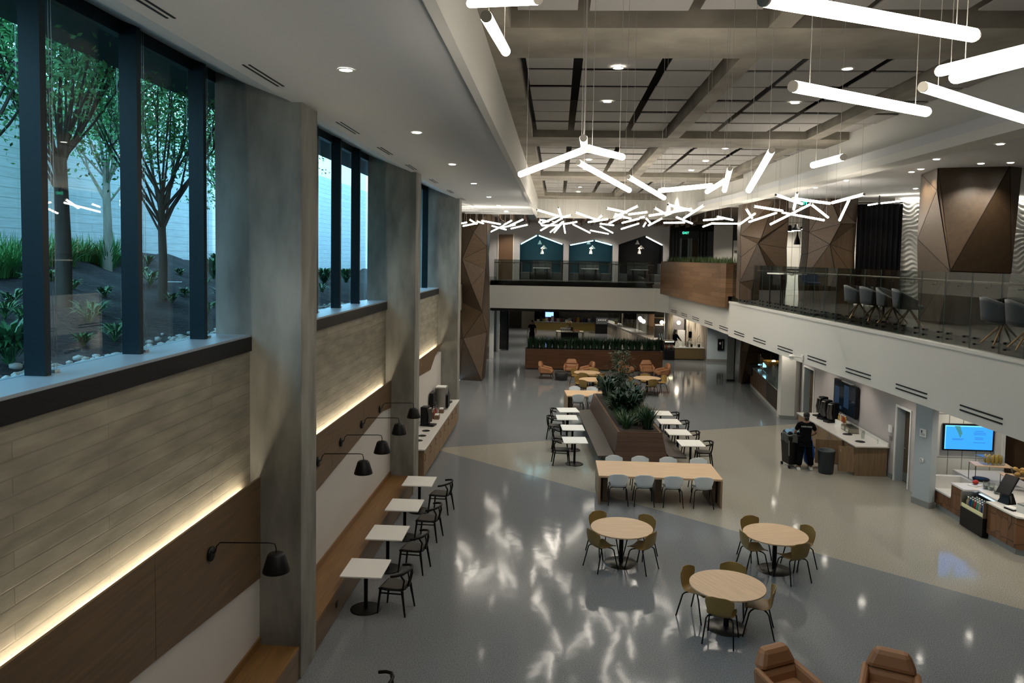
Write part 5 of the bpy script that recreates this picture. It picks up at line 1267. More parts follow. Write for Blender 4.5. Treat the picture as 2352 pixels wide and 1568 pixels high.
m.add([(-wv*.62,-.007,hv*.95),(-wv*.38,-.007,hv*.95),(-wv*.28,-.007,hv*.35),(-wv*.36,-.007,-hv*.05),(-wv*.46,-.007,hv*.4)], [(0,1,2,3,4)]); m.build('display_leaf', emit('dim_green_picture', (.04,.20,.22), .5), t)
m = MB()
for k_, (xa, xb, z_) in enumerate([(.25,.6,.55),(.2,.7,.40),(.2,.72,.28),(.25,.6,.0),(.25,.6,-.12),(.2,.7,-.4),(-.7,-.2,-.12),(-.68,-.25,-.2)]): m.box(wv*xa, wv*xb, -.0065, -.004, hv*z_-.008, hv*z_+.008)
m.build('display_lines', emit('mid_blue_light', (.03,.18,.55), .45), t)
WALC = mat('walnut_counter', (.14,.062,.025), .38)
# curved patterned wood front: vesica pattern grooves as material
def vesica():
    m = mat('patterned_walnut', (.14,.06,.024), .4); L = m.node_tree.links; b = m.node_tree.nodes['Principled BSDF']
    t = N(m, 'TexCoord'); mp = N(m, 'Mapping'); mp.inputs['Scale'].default_value = (5.2, 5.2, 2.6); L.new(t.outputs['Object'], mp.inputs[0])
    v = N(m, 'TexVoronoi', feature='DISTANCE_TO_EDGE'); v.inputs['Scale'].default_value = 1; v.inputs['Randomness'].default_value = .35; L.new(mp.outputs[0], v.inputs['Vector'])
    v2 = N(m, 'TexVoronoi'); v2.inputs['Scale'].default_value = 1; v2.inputs['Randomness'].default_value = .35; L.new(mp.outputs[0], v2.inputs['Vector'])
    cr = N(m, 'ValToRGB'); cr.color_ramp.elements[0].position = .012; cr.color_ramp.elements[1].position = .03; cr.color_ramp.elements[0].color = (.25,.25,.25,1); L.new(v.outputs['Distance'], cr.inputs[0])
    hs = N(m, 'ValToRGB'); hs.color_ramp.elements[0].color = (.10,.042,.016,1); hs.color_ramp.elements[1].color = (.20,.092,.038,1)
    bw = N(m, 'RGBToBW'); L.new(v2.outputs['Color'], bw.inputs[0]); L.new(bw.outputs[0], hs.inputs[0])
    mx = N(m, 'MixRGB', blend_type='MULTIPLY'); mx.inputs[0].default_value = 1; L.new(hs.outputs[0], mx.inputs[1]); L.new(cr.outputs[0], mx.inputs[2]); L.new(mx.outputs[0], b.inputs['Base Color']); return m
VES = vesica()
t = thing('kiosk_counter', 'patterned walnut kiosk counter with white top at the right edge', 'counter')
ZK = .86
MB().prism([(9.765,19.94),(9.80,19.24),(10.6,19.24),(10.6,19.96)], .14, .47).build('body', VES, t)
MB().prism([(9.745,19.95),(9.78,19.24),(10.45,19.24),(10.45,19.96)], .47, .51).build('worktop', QUARTZ, t)
MB().prism([(9.75,19.96),(10.45,19.96),(10.45,20.06),(9.75,20.06)], .14, .82).build('end_panel', VES, t)
MB().prism([(9.765,19.94),(10.45,19.94),(10.45,20.07),(9.745,20.07)], .511, .83).build('splashback', QUARTZ, t)
MB().prism([(10.38,19.24),(10.45,19.24),(10.45,19.94),(10.38,19.94)], .511, .83).build('splashback', QUARTZ, t)
MB().prism([(10.46,19.24),(11.7,19.24),(11.7,20.5),(10.46,20.5)], .80, .86).build('worktop', QUARTZ, t)
MB().prism([(9.80,19.235),(9.82,18.70),(10.6,18.70),(10.6,19.235)], .14, .82).build('body', VES, t)
MB().prism([(9.78,19.25),(9.80,18.66),(10.14,18.66),(10.14,17.78),(11.0,17.78),(11.6,19.24)], .82, .86).build('worktop', QUARTZ, t)
MB().prism([(9.87,17.76),(9.95,16.80),(10.25,16.62),(11.8,16.4),(11.8,17.76)], .14, .82).build('body', VES, t)
MB().prism([(9.84,17.79),(9.92,16.77),(10.24,16.58),(11.85,16.35),(11.85,17.79)], .821, .861).build('worktop', QUARTZ, t, bevel=.005)
MB().prism([(9.80,19.94),(9.84,18.70),(10.5,18.70),(10.5,19.94)], 0, .14).build('plinth', BASEG, t)
MB().prism([(9.91,17.75),(9.99,16.84),(10.27,16.66),(11.8,16.45),(11.8,17.75)], 0, .14).build('plinth', BASEG, t)
t = thing('open_fridge', 'black open-front fridge of bottled drinks set into the kiosk counter', 'fridge', (9.84, 17.77, 0), R(2.5))
BX('base', BLACK, (-.06, .42, 0, .90, .02, .46), t, .005); BX('back', BLACK, (.38, .42, .03, .87, .46, .81), t); BX('inside_floor', mat('fridge_shelf_light', (.6,.6,.4), .4), (-.04, .38, .03, .87, .46, .48), t)
BX('front_rail', emit('fridge_glow', (.75,.72,.4), .12), (-.05, -.035, .03, .87, .48, .56), t)
for y_ in (0, .88): BX('side_frame', STEEL, (-.06, .38, y_, y_+.02, .46, .82), t)
BX('lamp_bar', emit('fridge_lamp', (.7,.85,1), .4), (.30, .36, .1, .8, .78, .80), t)
bc = [(.02,.12,.10),(.05,.25,.20),(.02,.05,.20),(.3,.03,.03),(.35,.3,.2)]
for r0 in range(3):
    for k in range(8):
        tt = thing('drink_bottle', 'small drink bottle in the %s row of the open fridge' % ['front','middle','back'][r0], 'bottle', (9.87+.10*r0-.004*k, 17.86+.095*k, .482), 0, 'drink bottles in the %s row of the open fridge' % ['front','middle','back'][r0])
        MB().lathe([(0,0),(.036,0),(.036,.15),(.015,.20),(.015,.23),(0,.23)], n=10).build('bottle_body', mat('drink_%d' % ((k*2+r0)%5), bc[(k*2+r0)%5], .25), tt); MB().disc(.018, .23, .25, n=8).build('cap', TWHITE, tt)
# things on the kiosk counter
def kz(x, y, z=ZK): v = onz(2120+x/6.03, 1020+y/6.03, z); return (v.x, v.y, z)
t = thing('payment_terminal', 'tilted black touch-screen terminal on the kiosk counter', 'payment terminal', kz(1150,815), R(20))
MB().hull2([(-.10,-.15,0),(.14,-.15,0),(.14,.15,0),(-.10,.15,0)], [(.0,-.08,.24),(.10,-.08,.24),(.10,.08,.24),(.0,.08,.24)]).build('stand', BLACK, t, bevel=.01)
sc_ = BX('screen', BLACK, (-.02, .02, -.17, .17, -.24, .24), t, .01); sc_.matrix_local = Matrix.Translation((.02, 0, .42)) @ Matrix.Rotation(R(34), 4, 'Y')
s2 = BX('screen_glass', mat('grey_screen', (.06,.065,.06), .1), (-.024, -.020, -.15, .15, -.21, .21), t); s2.matrix_local = sc_.matrix_local.copy()
RK = kz(925, 520); 
t = thing('wire_rack', 'wire display rack with a wooden shelf holding the chip basket', 'rack', (RK[0], RK[1], ZK), R(-8))
BX('shelf', OAKT, (-.42,.42,-.22,.22,.42,.44), t)
for sx in (-.41,.41):
    for sy in (-.21,.21): MB().tube([(sx,sy,0),(sx,sy,.42)], .008, 6).build('leg', BLACK, t)
t = thing('chip_basket', 'clear basket of yellow chip bags on the upper rack of the kiosk counter', 'basket', (RK[0]+.02, RK[1], ZK+.441))
MB().hull2([(-.24,-.13,0),(.24,-.13,0),(.24,.13,0),(-.24,.13,0)], [(-.30,-.17,.2),(.30,-.17,.2),(.30,.17,.2),(-.30,.17,.2)]).build('basket_wall', GLASSC, t)
for k in range(8):
    tt = thing('chip_bag', 'yellow snack bag standing in the clear basket on the rack', 'snack bag', (RK[0]-.10+.10*(k//2), RK[1]-.06+.12*(k%2), ZK+.45), random.uniform(-.3,.3), 'yellow snack bags in the basket')
    MB().ball((0,0,.12), (.045,.035,.12), 10).build('bag_body', mat('yellow_snack_bag', (.50,.36,.09), .35), tt)
RB = kz(1320, 640)
t = thing('wire_rack', 'low wire rack under the basket of golden rolls', 'rack', RB, R(-8)); BX('shelf', OAKT, (-.35,.35,-.2,.2,.33,.35), t)
for sx in (-.33,.33):
    for sy in (-.18,.18): MB().tube([(sx,sy,0),(sx,sy,.33)], .008, 6).build('leg', BLACK, t)
t = thing('roll_basket', 'clear basket of golden rolls behind the payment terminal', 'basket', (RB[0], RB[1], ZK+.351)); MB().lathe([(.12,0),(.20,.2)], n=20).build('basket_wall', GLASSC, t)
for k in range(6):
    tt = thing('bread_roll', 'golden roll in the clear basket behind the payment terminal', 'bread roll', (RB[0]+.08*cos(k*1.25), RB[1]+.08*sin(k*1.25), ZK+.41+.05*(k%3)), k, 'golden rolls in the basket')
    MB().ball((0,0,0), (.07,.05,.045), 10).build('crust', mat('golden_crust', (.45,.26,.06), .4), tt)
t = thing('red_package', 'red and white package on the kiosk counter left of the wire rack', 'package', kz(725, 575), .5); BX('tray', TWHITE, (-.14,.14,-.1,.1,0,.03), t); MB().ball((0,0,.09), (.09,.06,.055), 12).build('package_body', mat('red_wrap', (.35,.02,.015), .4), t)
t = thing('round_tray', 'black round lidded tray behind the red package', 'tray', kz(800, 500)); MB().lathe([(0,.06),(.17,.06),(.19,.05),(.17,0),(0,0)], n=26).build('tray_body', BLACK, t)
for k, q_ in enumerate(((870,620),(950,640),(1020,690))):
    t = thing('clear_cup', ['nearest the red package: clear tub on the kiosk counter','middle clear tub in front of the wire rack','clear tub nearest the payment terminal'][k], 'cup', kz(*q_)); MB().lathe([(.055,0),(.07,.18),(.066,.18),(.05,.01),(0,.01)], n=16).build('cup', GLASSC, t); MB().disc(.045, .012, .09, n=12).build('filling', BASEG, t)
t = thing('card_reader', 'flat white and brown card printer before the terminal', 'printer', kz(1230,905), .3); BX('body', TWHITE, (-.09,.09,-.12,.12,.035,.06), t, .004); BX('base', BLACK, (-.09,.09,-.12,.12,0,.035), t)
t = thing('napkin_dispenser', 'white square holder of dark lids at the right edge of the kiosk counter', 'dispenser', kz(1395,945), .3); BX('box_body', TWHITE, (-.1,.1,-.1,.1,0,.16), t, .004); BX('contents', BASEG, (-.09,.09,-.09,.09,.16,.19), t)

# ================================================================== MID RIGHT KIOSK
kp = [(9.02,30.95),(9.72,38.7),(10.6,38.7),(10.2,30.95)]
KX = lambda y: 9.04+(y-30.95)*.09
t = thing('servery_counter', 'dark-topped servery counter with vertical wood slats behind the white pier', 'counter')
MB().prism([(KX(31)+.005,31.45),(KX(38.7)+.005,38.7),(11,38.7),(11,31.45)], .14, .98).build('body', mat('dark_slat_back', (.03,.02,.014), .6), t)
m = MB(); y = 31.5
while y < 38.6: m.prism([(KX(y)-.02,y),(KX(y+.15)-.02,y+.15),(KX(y+.15)+.004,y+.15),(KX(y)+.004,y)], .14, .98); y += .30
m.build('wood_slats', mat('slat_wood', (.14,.075,.035), .45), t)
MB().prism([(KX(31)-.02,31.45),(KX(38.7)-.02,38.7),(11.05,38.7),(11.05,31.45)], .98, 1.02).build('worktop', mat('grey_stone_top', (.09,.11,.11), .15), t)
MB().prism([(KX(31),31.45),(KX(38.7),38.7),(10.9,38.7),(10.9,31.45)], 0, .14).build('plinth', mat('pale_plinth', (.42,.43,.41), .4), t)
BX('end_cabinet', BLACK, (9.62, 10.3, 38.0, 38.78, .6, 1.12), t, .01)
t = thing('sneeze_guard', 'clear food guard with steel posts over the slatted servery counter', 'food guard', (0,0,1.02))
MB().prism([(KX(33)+.12,33),(KX(37.5)+.12,37.5),(KX(37.5)+.135,37.5),(KX(33)+.135,33)], .15, .72).build('guard_glass', GLASSC, t)
for y in (33.2, 35.2, 37.2): MB().tube([(KX(y)+.2,y,0),(KX(y)+.2,y,.75)], .018, 8).build('post', STEEL, t)
for k, (px_, py_, Y_) in enumerate(((1745, 839, 38.2), (1756, 838, 36.6), (1741, 864, 38.4))):
    c = ony(px_, py_, Y_); t = thing('order_screen', ['small bright portrait screen at the far end of the slatted servery','second small bright portrait screen above the slatted servery','lower bright screen at the far end of the slatted servery'][k], 'screen', c)
    h_ = [.14,.22,.32][k]; BX('body', BLACK, (-.09,.09,0,.04,-h_/2-.02,h_/2+.02), t); BX('display', emit('cyan_screen', (.35,.8,1), 2.2), (-.08,.08,-.004,0,-h_/2,h_/2), t); MB().tube([(0,.03,-h_/2),(0,.03,1.02-c.z)], .015, 6).build('post', BLACK, t)
c = ony(1771, 832, 34.5); t = thing('woven_pendant', 'golden bowl-shaped pendant over the slatted servery counter', 'pendant lamp', c); MB().lathe([(.08,-.22),(.2,-.15),(.32,.0),(.34,.08)], n=24).build('shade', mat('golden_shade', (.40,.22,.04), .35, metal=.4), t, solid=.01); MB().ball((.12,0,.02), .09, 12).build('bulb', GLOBE, t); MB().tube([(0,0,-.2),(0,0,3.26-c.z)], .006, 5).build('cord', BLACK, t)
struct(BX('wall_servery_back', mat('brown_grey_wall', (.16,.12,.09), .5), (11.6, 11.8, 31.2, 47.6, 0, 3.26)))
for k, (y0, w_, m_) in enumerate(((33.4, .8, BLACK), (34.8, .7, BLACK), (36.1, .6, STEEL))):
    t = thing('tall_fridge', ['dark upright fridge nearest the white pier inside the servery','second dark upright fridge inside the servery','steel equipment cabinet inside the servery'][k], 'fridge', (11.2, y0, 0)); BX('body', m_, (-.35,.35,-w_/2,w_/2,0,2.0), t, .01); BX('door', mat('fridge_door', (.05,.06,.07), .2), (-.37,-.35,-w_/2+.02,w_/2-.02,.1,1.9), t)
# tall double doors beside the brown column
t = BX('door_7', mat('grey_door', (.20,.21,.21), .35), (11.0, 11.05, 41.3, 47.5, 0, 3.1)); struct(t)
t2 = thing('tall_door_leaf', 'tall narrow grey door leaf standing open left of the brown lower column', 'door', (onz(1693,880,0).x, 40.1, 0)); BX('leaf', mat('grey_door', (.2,.21,.21), .35), (-.40,-.04,-.03,.03,.02,3.0), t2); BX('leaf_edge', BLACK, (-.04,.0,-.05,.05,.02,3.0), t2); BX('door_foot', BLACK, (-.40,.0,-.15,.15,0,.10), t2)

# ================================================================== FAR COFFEE BAR
YC = 48.25
A, B = ony(1550, 797, YC), ony(1617, 797, YC)
t = thing('coffee_bar', 'coffee bar counter with brown front and white top near the striped stone wall', 'counter', (0,0,0))
BX('front', mat('bronze_front', (.12,.085,.035), .4), (A.x, B.x, YC, YC+.8, .05, A.z-.04), t); BX('plinth', BLACK, (A.x, B.x, YC+.05, YC+.8, 0, .05), t); BX('worktop', QUARTZ, (A.x-.03, B.x+.03, YC-.04, YC+.85, A.z-.04, A.z), t)
zt = A.z
for px_, lb in ((1589, 'left of the two white framed grinders on the coffee bar'), (1606, 'right of the two white framed grinders on the coffee bar')):
    x_ = X(px_, YC+.3, 780); t = thing('coffee_grinder', lb, 'coffee machine', (x_, YC+.35, zt)); BX('frame', TWHITE, (-.17,.17,-.1,.1,.30,.33), t); BX('frame_side', TWHITE, (-.17,-.14,-.1,.1,0,.3), t); BX('frame_side', TWHITE, (.14,.17,-.1,.1,0,.3), t); BX('machine_body', BLACK, (-.06,.06,-.08,.06,0,.18), t)
x_ = X(1586, YC+.4, 770); t = thing('order_tablet', 'black tablet screen on a stand on the coffee bar', 'tablet', (x_, YC+.5, zt)); BX('screen', BLACK, (-.1,.1,-.02,.02,.55,.95), t, .01); MB().tube([(-.1,0,0),(-.1,0,.3),(0,0,.6)], .02, 8).build('stand', BLACK, t)
x_ = X(1603, YC+.5, 770); t = thing('tall_tap', 'curved chrome tap on the coffee bar', 'tap', (x_, YC+.6, zt)); MB().tube([(0,0,0),(0,0,.5),(.06,0,.62),(.12,0,.72)], .014, 8).build('spout', STEEL, t)
for k, px_ in enumerate((1553, 1558, 1569, 1578, 1581)):
    x_ = X(px_, YC+.3, 790); t = thing('coffee_jug', ['white jug at the left end of the coffee bar','white tall carton on the coffee bar','glass carafe on the coffee bar','steel jug left of the tablet','steel pitcher under the tablet'][k], 'jug', (x_, YC+.3, zt)); MB().lathe([(0,0),(.07,0),(.07,.22),(.04,.3),(.04,.36),(0,.36)], n=12).build('jug_body', [TWHITE,TWHITE,GLASSC,STEEL,STEEL][k], t)
# striped stone wall
def striped():
    m = mat('striped_stone', (.5,.45,.38), .35); L = m.node_tree.links; b = m.node_tree.nodes['Principled BSDF']
    t = N(m, 'TexCoord'); mp = N(m, 'Mapping'); mp.inputs['Scale'].default_value = (9, 9, .8); mp.inputs['Rotation'].default_value = (0, R(12), 0); L.new(t.outputs['Object'], mp.inputs[0])
    n = N(m, 'TexNoise'); n.inputs['Scale'].default_value = 1; n.inputs['Detail'].default_value = 4; L.new(mp.outputs[0], n.inputs['Vector'])
    cr = N(m, 'ValToRGB'); cr.color_ramp.elements[0].position = .4; cr.color_ramp.elements[1].position = .6; cr.color_ramp.elements[0].color = (.20,.16,.12,1); cr.color_ramp.elements[1].color = (.62,.56,.46,1); L.new(n.outputs['Fac'], cr.inputs[0]); L.new(cr.outputs[0], b.inputs['Base Color']); return m
STR = striped()
a0, a1 = X(1573, 51.6, 780), X(1627, 47.8, 780)
struct(MB().prism([(a0, 51.6), (9.33, 51.6), (9.33, 47.7), (9.42, 47.7), (9.42, 51.9), (a0, 51.9)], 0, 3.3).build('wall_striped', STR))
struct(BX('wall_coffee_grey', mat('mid_grey_wall', (.16,.15,.145), .6), (X(1543, 51.8, 740), a0, 51.7, 51.9, 0, 3.3)))
struct(BX('wall_coffee_edge', BLACK, (a0-.06, a0+.02, 51.55, 51.7, 1.2, 3.3)))
struct(BX('wall_coffee_counter_back', TWHITE, (X(1556, 51.5, 780), X(1573, 51.5, 780), 51.5, 51.7, 0, 1.55)))
# lit white post and dark cafe shelving
t = BX('trim_lit_post', TWHITE, (X(1526,49.5,760), X(1533,49.5,760), 49.4, 49.7, 0, 3.3)); struct(t)
t = BX('trim_striped_post', STR, (X(1533,50,760), X(1545,50,760), 50, 50.3, 0, 3.3)); struct(t)
t = thing('shelf_unit', 'dark recessed shelf unit with warm lit shelf left of the white post', 'shelf', (0,0,0)); x0_, x1_ = X(1505,51,760), X(1526,51,760)
BX('back', TEALD, (x0_, x1_, 51.6, 51.7, 0, 3.3), t)
for z_ in (1.9, 2.35, 2.8): BX('shelf', mat('lit_wood', (.4,.28,.16), .5), (x0_, x1_, 51.1, 51.6, z_, z_+.04), t)
BX('shelf_light', COVE, (x0_+.05, x1_-.05, 51.3, 51.34, 1.87, 1.895), t)
for k in range(3):
    t = thing('glass_jug', 'clear bottle on the stand before the dark shelf unit', 'bottle', (x0_+.15+.16*k, 50.2, .98), 0, 'clear bottles before the dark shelf unit'); MB().lathe([(0,0),(.07,0),(.07,.28),(.03,.36),(.03,.42),(0,.42)], n=12).build('bottle_body', mat('blue_glass_bottle', (.2,.28,.3), .15), t)
t = thing('bottle_stand', 'dark stand holding clear bottles before the shelf unit', 'stand', (x0_+.3, 50.2, 0)); BX('body', BLACK, (-.35,.35,-.2,.2,0,.98), t)
# globe pendants
for k, (px_, py_, Y_) in enumerate(((1470,731,52),(1473,735,51.6),(1478,738,51.2),(1520,740,49.8),(1559,741,49.6))):
    c = ony(px_, py_, Y_); t = thing('globe_pendant', ['upper of the three bunched glowing globes over the marble servery','middle of the three bunched glowing globes','lowest of the three bunched glowing globes','glowing globe pendant before the dark shelf unit','glowing globe pendant over the person at the coffee bar'][k], 'pendant lamp', c)
    MB().ball((0,0,0), .13 if k < 3 else .12, 16).build('globe', GLOBE, t); MB().tube([(0,0,.12),(0,0,3.30-c.z)], .006, 5).build('cord', BLACK, t)
# drinks cooler right of the planter
A, B = ony(1526, 795, 47.9), ony(1549, 828, 47.9)
t = thing('drinks_cooler', 'low black cooler with a lit glass case by the far planter, right end', 'cooler', (0,0,0))
BX('base', BLACK, (A.x, B.x, 47.9, 48.6, 0, .62), t, .01); BX('back', BLACK, (A.x, B.x, 48.5, 48.6, .62, 1.15), t); BX('glass_case', GLASSC, (A.x, B.x, 47.92, 47.93, .62, 1.15), t); BX('top', STEEL, (A.x, B.x, 47.9, 48.6, 1.15, 1.19), t); BX('case_light', COVE, (A.x+.05, B.x-.05, 48.0, 48.05, 1.12, 1.145), t)
for k in range(6):
    tt = thing('cooler_bottle', 'small bottle standing in the lit cooler case', 'bottle', (A.x+.07+k*.10, 48.2, .625), 0, 'bottles in the lit cooler case'); MB().lathe([(0,0),(.03,0),(.03,.2),(.012,.26),(.012,.3),(0,.3)], n=8).build('bottle_body', mat('cooler_drink_%d' % (k % 3), [(.4,.35,.3),(.3,.06,.04),(.35,.3,.25)][k % 3], .3), tt)

# ================================================================== FAR SERVERY
# marble counter running away
t = thing('marble_servery', 'marble-fronted servery counter with clear food guards running away under the battens', 'counter')
m0, m1 = onz(1440, 800, 0), onz(1500, 815, 0)
MB().prism([(3.9,66),(4.5,66),(7.2,50.6),(6.3,50.2)], 0, .95).build('body', STR, t); MB().prism([(3.85,66),(4.6,66),(7.3,50.6),(6.25,50.1)], .95, 1.0).build('worktop', QUARTZ, t)
for k in range(3):
    a_ = Vector((6.55,50.8)).lerp(Vector((4.2,64)), (k+.1)/3); b_ = Vector((6.55,50.8)).lerp(Vector((4.2,64)), (k+.9)/3)
    t = thing('sneeze_guard', 'clear food guard on the marble servery, %s from the camera' % ORD[k], 'food guard', (0,0,1.0)); MB().prism([tuple(a_), tuple(b_), (b_.x+.02,b_.y), (a_.x+.02,a_.y)], .2, .75).build('guard_glass', GLASSC, t)
    for p_ in (a_, b_): MB().tube([(p_.x+.03,p_.y,0),(p_.x+.03,p_.y,.78)], .018, 6).build('post', STEEL, t)
struct(BX('wall_servery_marble', STR, (5.3, 7.2, 62, 62.2, 0, 3.3)))
t = thing('menu_board', 'dark menu board with pale bars on the striped wall behind the food guards', 'menu board', (X(1454,61.5,742), 61.8, 2.0)); BX('board', BLACK, (-.7,.7,0,.06,-.6,.7), t); m = MB(); [m.box(-.5+.3*k, -.35+.3*k, -.01, 0, .1, .5) for k in range(4)]; m.build('menu_bars', TWHITE, t)
struct(BX('wall_cafe_panel', mat('cafe_panel', (.42,.40,.38), .6), (X(1462,58,750), X(1489,58,750), 58, 58.2, 0, 3.3)))
struct(BX('wall_cafe_wood', mat('cafe_wood', (.16,.09,.045), .5), (X(1489,58,750), X(1505,58,750), 57.9, 58.2, 0, 3.3)))
# long back counter with bronze front
Z0 = 66.0
A, B = ony(1228, 738, Z0), ony(1368, 757, Z0)
t = thing('back_counter', 'long olive-brown fronted counter at the very back of the servery', 'counter'); BX('front', mat('olive_front', (.16,.115,.025), .45), (A.x, B.x, Z0, Z0+.8, 0, A.z-.04), t); BX('worktop', STEEL, (A.x-.05, B.x+.05, Z0-.05, Z0+.85, A.z-.04, A.z), t)
r_ = random.Random(2); cc = [(.5,.48,.4),(.03,.03,.03),(.4,.3,.05),(.35,.05,.04),(.55,.55,.52),(.1,.15,.3)]
nmc = ['white container','black container','yellow container','red container','pale container','blue container']
for k in range(20):
    x_ = A.x+.3+k*(B.x-A.x-.6)/19; ci = r_.randrange(6); h_ = r_.uniform(.15, .5); tt = thing('container', nmc[ci]+' standing on the very back servery counter', 'container', (x_, Z0+r_.uniform(.15,.5), A.z), 0, nmc[ci]+'s on the back counter')
    (MB().lathe([(0,0),(.09,0),(.09,h_*.8),(.04,h_),(0,h_)], n=10) if ci % 2 else MB().box(-.12,.12,-.1,.1,0,h_)).build('container_body', mat('container_%d' % ci, cc[ci], .4), tt)
t = thing('dark_shelf_case', 'black cabinet at the left end of the back servery wall', 'cabinet', (A.x+1.0, 68.6, 0)); BX('body', BLACK, (-1.1,1.1,-.3,.3,0,1.9), t)
t = thing('blue_monitor', 'small blue-lit monitor on the back servery wall', 'monitor', ony(1262, 722, 68)); BX('body', BLACK, (-.4,.4,0,.05,-.25,.25), t); BX('display', emit('blue_monitor_light', (.15,.3,.9), 1.5), (-.36,.36,-.01,0,-.21,.21), t)
struct(BX('wall_servery_upper_white', mat('servery_white', (.60,.56,.50), .6), (A.x, 5.2, 69.5, 69.7, 0, 3.3)))
t = thing('chalk_fridge', 'dark grey display fridge with pale lettering marks right of the back counter', 'fridge', (X(1381,64,750), 64, 0)); BX('body', BLACK, (-.5,.5,-.35,.35,0,1.35), t, .01); BX('glass_front', mat('fridge_front', (.10,.11,.12), .2), (-.45,.45,-.37,-.35,.8,1.3), t); [BX('pale_mark', TWHITE, (-.3+.14*k, -.22+.14*k, -.38, -.37, 1.1, 1.18), t) for k in range(5)]
t = thing('yellow_stand', 'narrow yellow floor stand right of the display fridge', 'stand', (X(1415,62,760), 62, 0)); BX('panel', mat('yellow_panel', (.45,.32,.01), .5), (-.12,.12,-.05,.05,0,1.4), t)
# display table
zt_ = .92; tb = ony(1309, 762, 55.7)
t = thing('display_table', 'pale rounded display table with jars and pastries in the far servery', 'table', (tb.x, 55.7, 0)); BX('table_top', mat('pale_table', (.35,.31,.20), .4), (-1.0,1.0,-.5,.5,.86,.92), t, .02)
for s_ in (-1, 1): BX('leg', mat('pale_table', (.35,.31,.20), .4), (s_*.94-.06, s_*.94+.06, -.45, .45, 0, .86), t, .02)
BX('dark_drawer_unit', BLACK, (-.65, .6, -.35, .35, .35, .84), t)
for k in range(5):
    tt = thing('card_box', 'white card box with dark print standing on the display table', 'box', (tb.x-.62+.15*k, 55.5, .92), 0, 'white boxes on the display table'); BX('box_body', TWHITE, (-.065,.065,-.04,.04,0,.26), tt); BX('print', BLACK, (-.03,.03,-.045,-.04,.08,.18), tt)
for k in range(9):
    tt = thing('pastry', 'orange-brown pastry piled on the white tray of the display table', 'pastry', (tb.x+.30+.11*(k%4), 55.45+.12*(k//4), .97+.03*(k%3)), k, 'pastries on the display table'); MB().ball((0,0,0), (.075,.05,.04), 8).build('pastry_body', mat('pastry_crust', (.50,.20,.05), .5), tt)
t = thing('pastry_tray', 'white tray under the pastries on the display table', 'tray', (tb.x+.46, 55.55, .92)); BX('tray_body', TWHITE, (-.4,.32,-.22,.25,0,.02), t)
t = thing('basket_arrangement', 'dark woven basket with dried flowers at the back of the display table', 'basket', (tb.x+.0, 55.95, .92)); MB().lathe([(0,0),(.2,0),(.28,.3),(.26,.3),(.18,.03)], n=16).build('basket_body', mat('dark_wicker', (.05,.03,.02), .7), t); leafy_clump(60, .5, .42, 3, .03).build('dried_stems', mat('dried_flower', (.22,.15,.06), .7), t, fix=False).location = (0,0,.25)

# left side of the servery: white piers and glass doors
for x0_, x1_, y_ in ((1124,1133,46.5),(1140,1146,50)):
    struct(BX('trim_white_pier', WHITE, (X(x0_,y_,780), X(x1_,y_,780), y_, y_+.4, 0, 3.3)))
struct(BX('wall_servery_left', mat('shade_grey_wall', (.20,.20,.20), .6), (X(1133,50.4,780), X(1142,50.4,780), 50.4, 50.6, 0, 3.3)))
t = thing('glass_door', 'tall black-framed glass door at the left of the far servery', 'door', (0,0,0)); xa, xb = X(1146,51,760), X(1168,51,760)
BX('pane', mat('dark_door_glass', (.04,.045,.05), .12), (xa, xb, 51.0, 51.03, .05, 3.1), t); BX('frame', BLACK, (xb-.12, xb+.02, 50.9, 51.1, 0, 3.2), t); BX('frame_left', STEEL, (xa-.05, xa, 50.95, 51.1, 0, 3.2), t)
struct(BX('wall_servery_left_far', mat('olive_pier', (.36,.33,.24), .55), (X(1196,66,740), X(1226,66,740), 67.5, 67.8, 0, 3.3)))

# ================================================================== GARDEN
def gz(x, y):
    s_ = min(1, max(0, (-x-5.35)/5.5)); d = min(1, max(0, (y-19)/12)); return 4.86+s_*(1.32-.85*d)+.05*sin(x*3.1+y*1.7)+.03*sin(y*4.3)
m = MB(); m.grid(lambda a, b: (-5.3-a*6.2, -2+b*46, gz(-5.3-a*6.2, -2+b*46)), 44, 220); o = m.build('ground_mulch', MULCH, fix=False); struct(o)
struct(BX('wall_below_garden', CONC, (-12, -4.76, -4, 44, 3.5, 4.80)))
struct(BX('wall_garden', BOARDX, (-11.3, -10.9, 9.5, 44, 4.5, 9.75)))
struct(BX('ground_upper_terrace', mat('lawn', (.05,.12,.04), .9), (-34, -11.3, -4, 50, 9.2, 9.7)))
struct(BX('ground_bank', mat('pale_rock_bank', (.42,.42,.38), .9, noise=((.9,.9,.9), .5, 6), bump=((2,2,2), 1, .2)), (-14.5, -11.0, -4, 9.5, 4.5, 8.4)))
